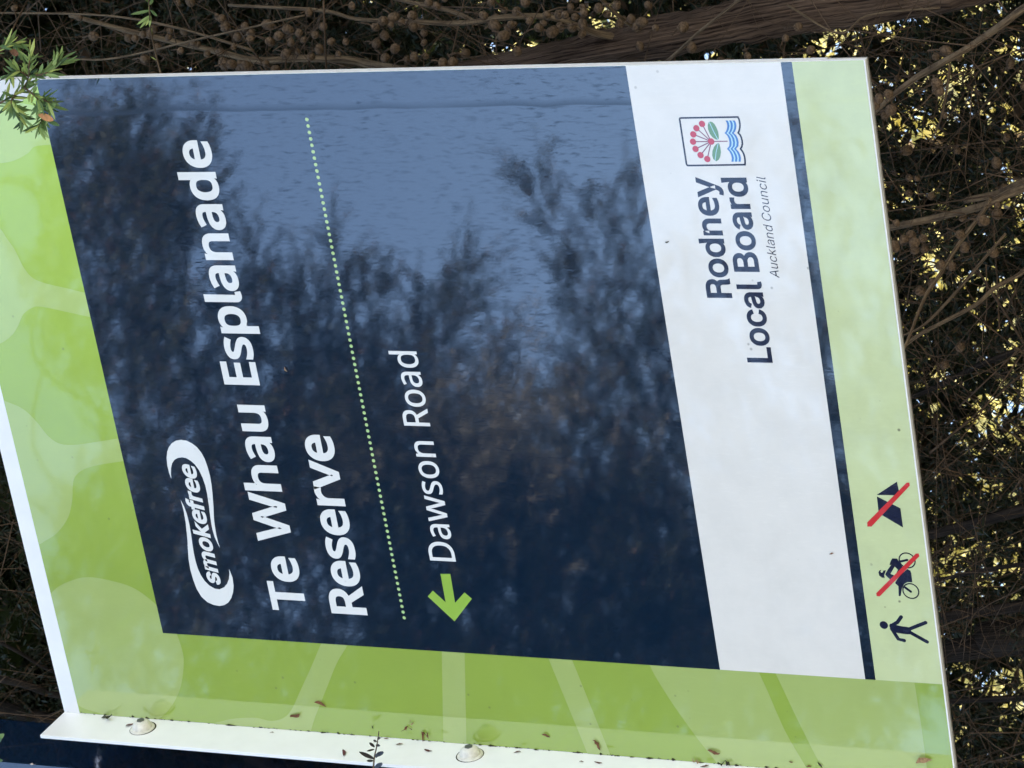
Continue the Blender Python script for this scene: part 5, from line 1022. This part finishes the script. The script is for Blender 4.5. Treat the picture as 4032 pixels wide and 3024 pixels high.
# ------------------------------------------------------------------ dead leaf scraps lying on the sheet and the flange
def scrap_geo(seed, crumple):
    r_ = np.random.default_rng(seed); V, F = [], []
    n = 7
    for i in range(n):
        t = i / (n - 1); w = .16 * math.sin(math.pi * (t * .94 + .03)) * (1 + .5 * crumple * r_.normal())
        yb = .14 * math.sin(t * 3 + seed) + crumple * .2 * r_.normal(); zb = .10 + .12 * math.sin(t * 4.2 + seed * 2) + crumple * .18 * abs(r_.normal())
        V += [(t - .5, yb - w, zb + .05), (t - .5, yb, zb - .02), (t - .5, yb + w, zb + .06 + crumple * .15 * r_.random())]
    for i in range(n - 1):
        for j in range(2): F.append((3 * i + j, 3 * i + 3 + j, 3 * i + 4 + j, 3 * i + 1 + j))
    return V, F
def scrap(ox, oy, s, x, y, length, ang, surf, matk, label, crumple=0.0, seed=0):
    """lies on the sheet ('p') or on the flange ('f') at photo crop position x, y"""
    X, Y = ox + x * s, oy + y * s
    c, si = math.cos(math.radians(ang)), math.sin(math.radians(ang))
    hl = length * s / 2
    if surf == 'p': f = lambda a, b_: at(a, b_, -0.0009); nrm = np.array([0, -1.0, 0])
    else: f = lambda a, b_: at_x(a, b_, U0 * W + 0.0004); nrm = np.array([1.0, 0, 0])
    p = f(X, Y); d = f(X + c * hl, Y + si * hl) - f(X - c * hl, Y - si * hl)
    L = np.linalg.norm(d); ax = d / L; ay = np.cross(nrm, ax)
    V, F = scrap_geo(seed, crumple)
    Vw = [p * 0 + L * (v[0] * ax + v[1] * ay + max(v[2], .02) * nrm * .5) for v in V]
    o = mesh_obj('dry_leaf', Vw, F, M[matk], None, True)
    o.location = Vector([float(a) for a in p])
    return tag(o, label, 'dry leaf', 'dead leaf scraps on the sign')
q6 = (1008, 2268, .4557); q7 = (2016, 2268, .4557); q8 = (3024, 2268, .4557); q5 = (0, 2268, .4557); qb = (1008, 756, .4557); qw = (2016, 756, .4557); qv = (3024, 1512, .4557)
SCR = [(q6, 560, 1105, 100, 10, 'p', 'dry', 'thin brown leaf scrap on the slanted light stripe nearest the corner disc'),
       (q6, 340, 1200, 90, -38, 'p', 'dry', 'curved brown leaf scrap on the slanted light stripe, just above the twig tip'),
       (q6, 1345, 1265, 50, 20, 'p', 'drytan', 'tiny orange-brown leaf flake above the crumpled scrap beside the straight light stripe'),
       (q6, 1300, 1310, 85, -8, 'p', 'dry', 'narrow brown leaf scrap just left of the crumpled scrap'),
       (q6, 1470, 1380, 95, -15, 'p', 'dry', 'crumpled brown leaf scrap in the fold beside the straight light stripe'),
       (q6, 1005, 1305, 30, 80, 'p', 'grime', 'small dark green scrap on the panel over the dark twig tip'),
       (q6, 755, 1535, 52, 58, 'f', 'dryred', 'small maroon leaf scrap on the white flange, above the dark twig tip'),
       (q6, 1125, 1405, 46, -3, 'f', 'dry', 'thin brown scrap at the inner edge of the flange, beside the twig tip'),
       (q6, 1240, 1455, 62, -5, 'f', 'dryred', 'thin dark scrap on the flange midway between twig tip and lower bolt'),
       (q6, 1490, 1508, 66, 10, 'f', 'dryred', 'thin dark scrap on the flange just above the lower bolt'),
       (q6, 1880, 1478, 38, 5, 'f', 'dryred', 'tiny dark scrap touching the lower bolt head'),
       (q6, 135, 1355, 32, 10, 'f', 'dry', 'tiny brown scrap on the flange below the upper bolt'),
       (q7, 295, 1380, 75, 20, 'p', 'dry', 'forked brown leaf scrap on plain green between the two straight light stripes'),
       (q7, 735, 1455, 110, 42, 'p', 'dry', 'pointed brown leaf scrap on the narrow slanted light stripe'),
       (q7, 1745, 1510, 110, 0, 'p', 'dry', 'long orange-brown leaf scrap on the broad light leaf shape near the fold'),
       (q7, 1600, 1590, 85, 25, 'p', 'drytan', 'pale crumpled leaf scrap in the fold left of the dark tangle'),
       (q7, 1840, 1615, 115, 20, 'p', 'grime', 'dark crumpled tangle of litter in the fold at the broad light leaf shape'),
       (q7, 45, 1525, 58, 2, 'f', 'dryred', 'thin dark scrap on the flange just below the lower bolt'),
       (q7, 600, 1607, 40, 0, 'f', 'dryred', 'tiny maroon scrap on the flange, upper of the two below the lower bolt'),
       (q7, 745, 1617, 74, -3, 'f', 'dryred', 'maroon leaf scrap on the flange, lower of the two below the lower bolt'),
       (q7, 1665, 1645, 74, -12, 'f', 'dryred', 'maroon leaf scrap on the flange lowest of all'),
       (q8, 200, 1600, 40, 10, 'p', 'dry', 'small brown flake left of the dark green stripe near the bottom of the panel'),
       (q8, 355, 1640, 50, 20, 'p', 'dry', 'brown flake on the dark green stripe near the bottom of the panel'),
       (q8, 450, 1630, 60, 62, 'p', 'grime', 'dark thin scrap at the lower edge of the dark green stripe'),
       (q8, 1350, 1600, 145, -8, 'p', 'drytan', 'wavy orange-brown scrap near the bottom left corner of the panel'),
       (q5, 1130, 1290, 88, -25, 'f', 'dryred', 'dark red-brown husk leaning on the upper bolt head'),
       (q5, 930, 1225, 95, 30, 'f', 'grime', 'tuft of mossy litter in the fold above the upper bolt'),
       (qb, 260, 1530, 50, 48, 'p', 'drytan', 'tiny pale leaf flake on the navy field above the dotted line'),
       (qw, 1340, 428, 38, 2, 'p', 'grime', 'tiny dark speck of litter on the white band above the council name'),
       (qv, 550, 1465, 42, -5, 'p', 'dry', 'tiny brown scrap on the white band at the left near the navy stripe')]
for k, (q, x, y, L, a, s, mk, lab) in enumerate(SCR):
    scrap(*q, x, y, L, a, s, mk, lab, 0.9 if ('crumpled' in lab or 'tangle' in lab or 'tuft' in lab) else 0.15, k + 1)
